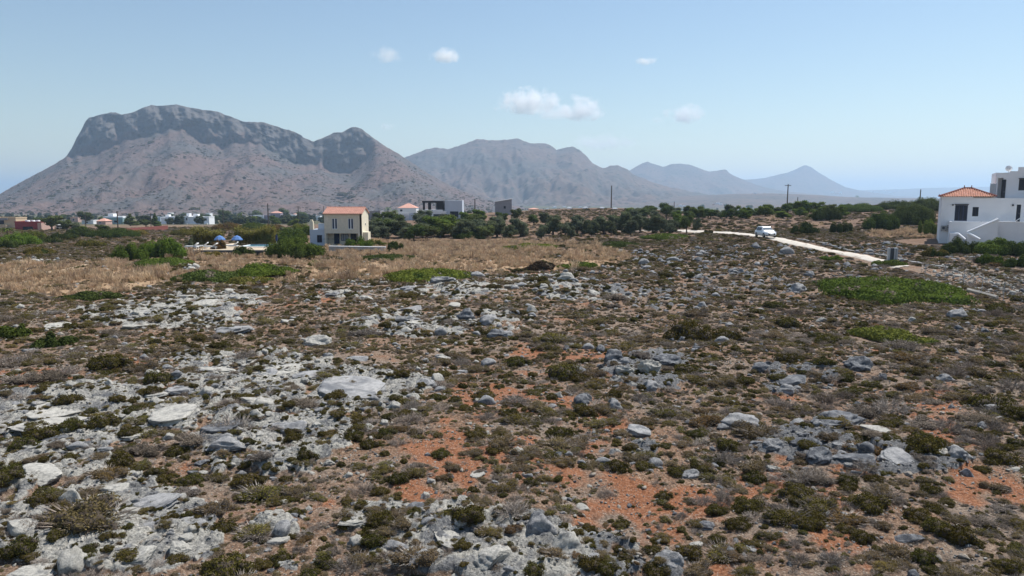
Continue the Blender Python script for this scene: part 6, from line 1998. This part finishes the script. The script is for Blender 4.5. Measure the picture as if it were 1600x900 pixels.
def candidates(n, y0, y1, wmed, wsd, seed, smax=.80, base=.84):
    rs = np.random.RandomState(seed)
    y = np.sqrt(rs.uniform(y0 * y0, y1 * y1, n))
    x = rs.uniform(-smax, smax, n) * y
    zb_ = base_z(x, y)
    rock, red, dry, brown = masks(x, y, zb_)
    px, py = pix(x, y, zb_)
    clump = fbm2(x / 2.2, y / 2.2, 81, 3)
    dens = base + .65 * clump - .40 * rock - .25 * red * (py > 540) - .2 * red
    dens = dens * (1 - (.90 - .5 * sstep(.1, .6, clump)) * dry)
    dens = dens + .15 * sstep(1100, 1500, px)
    keep = (rs.rand(n) < dens) & ~blocked(x, y, .97)
    x, y, rock, red, px, py = (q[keep] for q in (x, y, rock, red, px, py))
    m = len(x)
    w = rs.lognormal(math.log(wmed), wsd, m)
    z1 = fbm2(x / 5.0, y / 6.0, 91, 3)
    z2 = fbm2(x / 4.0, y / 5.0, 97, 3)
    rightw = sstep(900, 1400, px)
    P_ = np.stack([.13 + .33 * rock + .22 * z1 + .1 * (py > 560), .29 + .15 * z2 + .05 * red, .30 + .15 * (-z1) + .12 * red, .09 + .13 * rightw - .12 * z2, .055 + .06 * z2 + 0 * rock, .11 + .12 * rightw - .1 * z1 + .06 * (py > 560)], 1)
    P_ = np.clip(P_, .015, None)
    P_ /= P_.sum(1, keepdims=True)
    kk = (rs.rand(m)[:, None] > np.cumsum(P_, 1)).sum(1).clip(0, 5)
    w = np.where(kk == 0, w * 1.12, w)
    w = np.where(kk == 5, w * 1.2, w)
    return np.stack([x, y, np.clip(w, .12, 1.9), kk, np.zeros(m)], 1)
near1 = candidates(38000, 11.5, 60, .255, .58, 201, base=.80)
d_ok = np.ones(len(near1), bool)
for hx, hy, hw, _k, _h2 in hand:
    d_ok &= np.hypot(near1[:, 0] - hx, near1[:, 1] - hy) > (hw * .36 + near1[:, 2] * .25)
near1 = near1[d_ok]
small = candidates(26000, 11.5, 45, .15, .35, 202)
mid = candidates(70000, 60, 130, .37, .5, 203, base=1.05)
farh = candidates(20000, 130, 300, .95, .45, 204, base=1.0)
_px, _py = pix(farh[:, 0], farh[:, 1], base_z(farh[:, 0], farh[:, 1]))
farh = farh[(_px < 480) | (_px > 800)]
ALL = np.concatenate([hand, near1, small, mid, farh])
zg = ground_z(ALL[:, 0], ALL[:, 1], True)
apx, apy = pix(ALL[:, 0], ALL[:, 1], zg)
wpx = ALL[:, 2] * F / ALL[:, 1]
inview = (apx > -10) & (apx < 1610) & (apy < 915)
score = np.where(inview, wpx + 12 * ALL[:, 4], 0)
order = np.argsort(-score)
N_IND = 300
ind = order[:N_IND]
rest = order[N_IND:]
rs = np.random.RandomState(77)
KN = {0: ('green_shrub', 'dark green', 'shrub'), 1: ('cushion_shrub', 'olive', 'cushion shrub'), 2: ('cushion_shrub', 'brown', 'cushion shrub'), 3: ('cushion_shrub', 'grey', 'cushion shrub'), 4: ('cushion_shrub', 'rusty', 'low shrub'), 5: ('dry_bush', 'leafless', 'twiggy bush')}
shrub_items = []
hscale = np.array([.95, .78, .80, .72, .70, .72])
for i in ind:
    x, y, w, k, _ = ALL[i]
    k = int(k)
    big = w * F / y > 26
    nm, colw, form = KN[k]
    o = link(bpy.data.objects.new(nm, rnd.choice(SHRUB[KINDS[k]][1 if big else 0])))
    o.location = (x, y, float(zg[i]) - .03 * w)
    hs = w / 2 * rnd.uniform(.85, 1.15)
    o.scale = (w / 2 * rnd.uniform(.95, 1.2), w / 2 * rnd.uniform(.8, 1.0), hs * hscale[k] * 1.1)
    o.rotation_euler = (R(rnd.uniform(-6, 6)), R(rnd.uniform(-6, 6)), rnd.uniform(-.5, .5) + (math.pi if rnd.random() < .5 else 0))
    tag(o, None, 'shrub' if k != 5 else 'dry bush', {'shrub': 'shrubs and cushions of the heath'}.get('shrub'))
    wp = wpx[i]
    shrub_items.append((o, apx[i], apy[i], '%s %s %s %s' % ('large' if wp > 55 else 'medium' if wp > 40 else 'smallish' if wp > 32 else 'small', colw, form, where(apx[i], apy[i]))))
dedupe(shrub_items)
a = ALL[rest]
kk = a[:, 3].astype(int)
bigm = (a[:, 2] * F / a[:, 1] > 26)
idx = kk * (NS + NB) + np.where(bigm, NS + rs.randint(0, NB, len(a)), rs.randint(0, NS, len(a)))
w = a[:, 2]
sc_ = np.stack([w / 2 * rs.uniform(.85, 1.4, len(a)), w / 2 * rs.uniform(.75, 1.1, len(a)), w / 2 * hscale[kk] * rs.uniform(.75, 1.2, len(a))], -1)
scatter('low_scrub', np.stack([a[:, 0], a[:, 1], zg[rest] - .03 * w], -1), rs.uniform(0, 6.28, len(a)), rs.uniform(-.12, .12, (len(a), 2)), sc_, idx, SCRUB)

# ------------------------------------------------------------------ loose stones
def stones(n, y0, y1, wmed, wsd, seed, gate):
    rs = np.random.RandomState(seed)
    y = np.sqrt(rs.uniform(y0 * y0, y1 * y1, n)); x = rs.uniform(-.8, .8, n) * y
    rock, red, dry, brown = masks(x, y, base_z(x, y))
    cl = fbm2(x / 1.6, y / 1.6, 121, 3)
    keep = (rs.rand(n) < np.clip(.45 + .5 * cl - .25 * red - .9 * dry + .1 * rock, .03, 1) * gate) & ~blocked(x, y)
    x, y, rock = x[keep], y[keep], rock[keep]
    w = np.clip(rs.lognormal(math.log(wmed), wsd, len(x)), .03, .6)
    pick = np.where(rs.rand(len(x)) < .5 - .3 * rock, rs.randint(0, 7, len(x)), rs.randint(7, 15, len(x)))
    return x, y, w, pick
parts = [stones(60000, 11.5, 32, .065, .55, 301, 1), stones(30000, 30, 75, .13, .45, 302, 1), stones(4000, 60, 120, .32, .4, 303, .8)]
# heaped bank
rs = np.random.RandomState(305)
bx, by, bw = [], [], []
for _ in range(900):
    px = rs.uniform(1440, 1640); c = 424 + (px - 1448) * .13
    py = c + rs.uniform(-14, 22)
    p = P(px, py, 300)
    bx.append(p.x); by.append(p.y); bw.append(rs.lognormal(math.log(.30), .4))
parts.append((np.array(bx), np.array(by), np.array(bw), rs.randint(0, 11, len(bx))))
x, y, w, pick = (np.concatenate([p[k] for p in parts]) for k in range(4))
scatter('loose_stones', np.stack([x, y, ground_z(x, y, True) + w * .08], -1), rs.uniform(0, 6.28, len(x)), rs.uniform(-.5, .5, (len(x), 2)), np.stack([w / 2, w / 2 * .9, w / 2 * .85], -1), pick, STONE)

# low broken bedrock pieces between the shrubs
LOWR = protos('low_rock_variants', [rock_mesh('low_rock', k_, 3, 600 + j + 10 * i_, m_) for i_, m_ in enumerate(('limestone_pale', 'limestone_grey', 'limestone_dark')) for j, k_ in enumerate(('slab', 'slab', 'crag', 'boulder'))])
rs = np.random.RandomState(611)
n = 44000
y = np.sqrt(rs.uniform(11.5 ** 2, 95 ** 2, n)); x = rs.uniform(-.8, .8, n) * y
zb_ = base_z(x, y)
rock, red, dry, brown = masks(x, y, zb_)
qx, qy = pix(x, y, zb_)
el_ = ell(qx, qy, ROCKY)
cl = fbm2(x / 2.4, y / 3.0, 151, 3)
keep = (rs.rand(n) < np.clip(.16 + .35 * el_ + .55 * cl - .2 * red - dry, .02, 1)) & ~blocked(x, y)
x, y, qx = x[keep], y[keep], qx[keep]
w = np.clip(rs.lognormal(math.log(.19), .55, len(x)), .08, 1.0) * (1 + .6 * sstep(45, 80, y))
tone = (rs.rand(len(x)) * 1.5 + 1.5 * sstep(500, 1250, qx)).astype(int).clip(0, 2)
scatter('low_bedrock', np.stack([x, y, ground_z(x, y, True) + .03 * w], -1), rs.normal(.35, .5, len(x)), rs.uniform(-.25, .25, (len(x), 2)), np.stack([w / 2, w / 2 * rs.uniform(.7, 1.1, len(x)), w / 2 * rs.uniform(.6, 1.1, len(x))], -1), tone * 4 + rs.randint(0, 4, len(x)), LOWR)

# ------------------------------------------------------------------ dry grass
def tuft(name, seed):
    rs = np.random.RandomState(seed)
    V, Fq, val = [], [], []
    for k in range(46):
        a = rs.uniform(0, 6.28); r0 = rs.uniform(0, .5)
        p = np.array([math.cos(a) * r0, math.sin(a) * r0, -.05])
        ld = rs.normal(size=2) * .22
        h = rs.uniform(.6, 1.1)
        q = p + np.array([ld[0], ld[1], h])
        s = np.array([math.cos(a + 1.2), math.sin(a + 1.2), 0]) * .022
        m = (p + q) / 2 + np.array([ld[0], ld[1], .1]) * -.15
        o = len(V)
        V += [p - s, p + s, m + s * .8, m - s * .8, q]
        Fq += [(o, o + 1, o + 2, o + 3)]
        val.append(rs.rand())
        e = rs.normal(size=3) * .03
        o = len(V)
        V += [m - s * .8, m + s * .8, q + s * 1.5 + e, q - s * 1.5 + e]
        Fq += [(o, o + 1, o + 2, o + 3)]
        val.append(rs.rand())
    return mesh_np(name, np.array(V), [np.array(Fq)], ('dry_straw',), None, False, np.array(val))
GR = protos('grass_variants', [tuft('grass_tuft', 400 + j) for j in range(6)])
def grass(n, y0, y1, seed, thr=.35):
    rs = np.random.RandomState(seed)
    y = np.sqrt(rs.uniform(y0 * y0, y1 * y1, n)); x = rs.uniform(-.8, .8, n) * y
    rock, red, dry, brown = masks(x, y, base_z(x, y))
    keep = (rs.rand(n) < dry * np.clip(.75 + .9 * fbm2(x / 4, y / 6, 141, 3), .1, 1)) & (dry > thr) & ~blocked(x, y, .92)
    return x[keep], y[keep]
x, y = (np.concatenate(q) for q in zip(grass(60000, 50, 140, 401), grass(14000, 140, 260, 402)))
rs = np.random.RandomState(409)
hh = rs.lognormal(math.log(.28), .42, len(x)) * (1 + .8 * fbm2(x / 5, y / 7, 131, 3))
hh = np.clip(hh, .15, 1.0)
scatter('dry_grass', np.stack([x, y, ground_z(x, y, True)], -1), rs.uniform(0, 6.28, len(x)), rs.uniform(-.2, .2, (len(x), 2)), np.stack([hh * 1.1, hh * 1.1, hh], -1), rs.randint(0, 6, len(x)), GR)
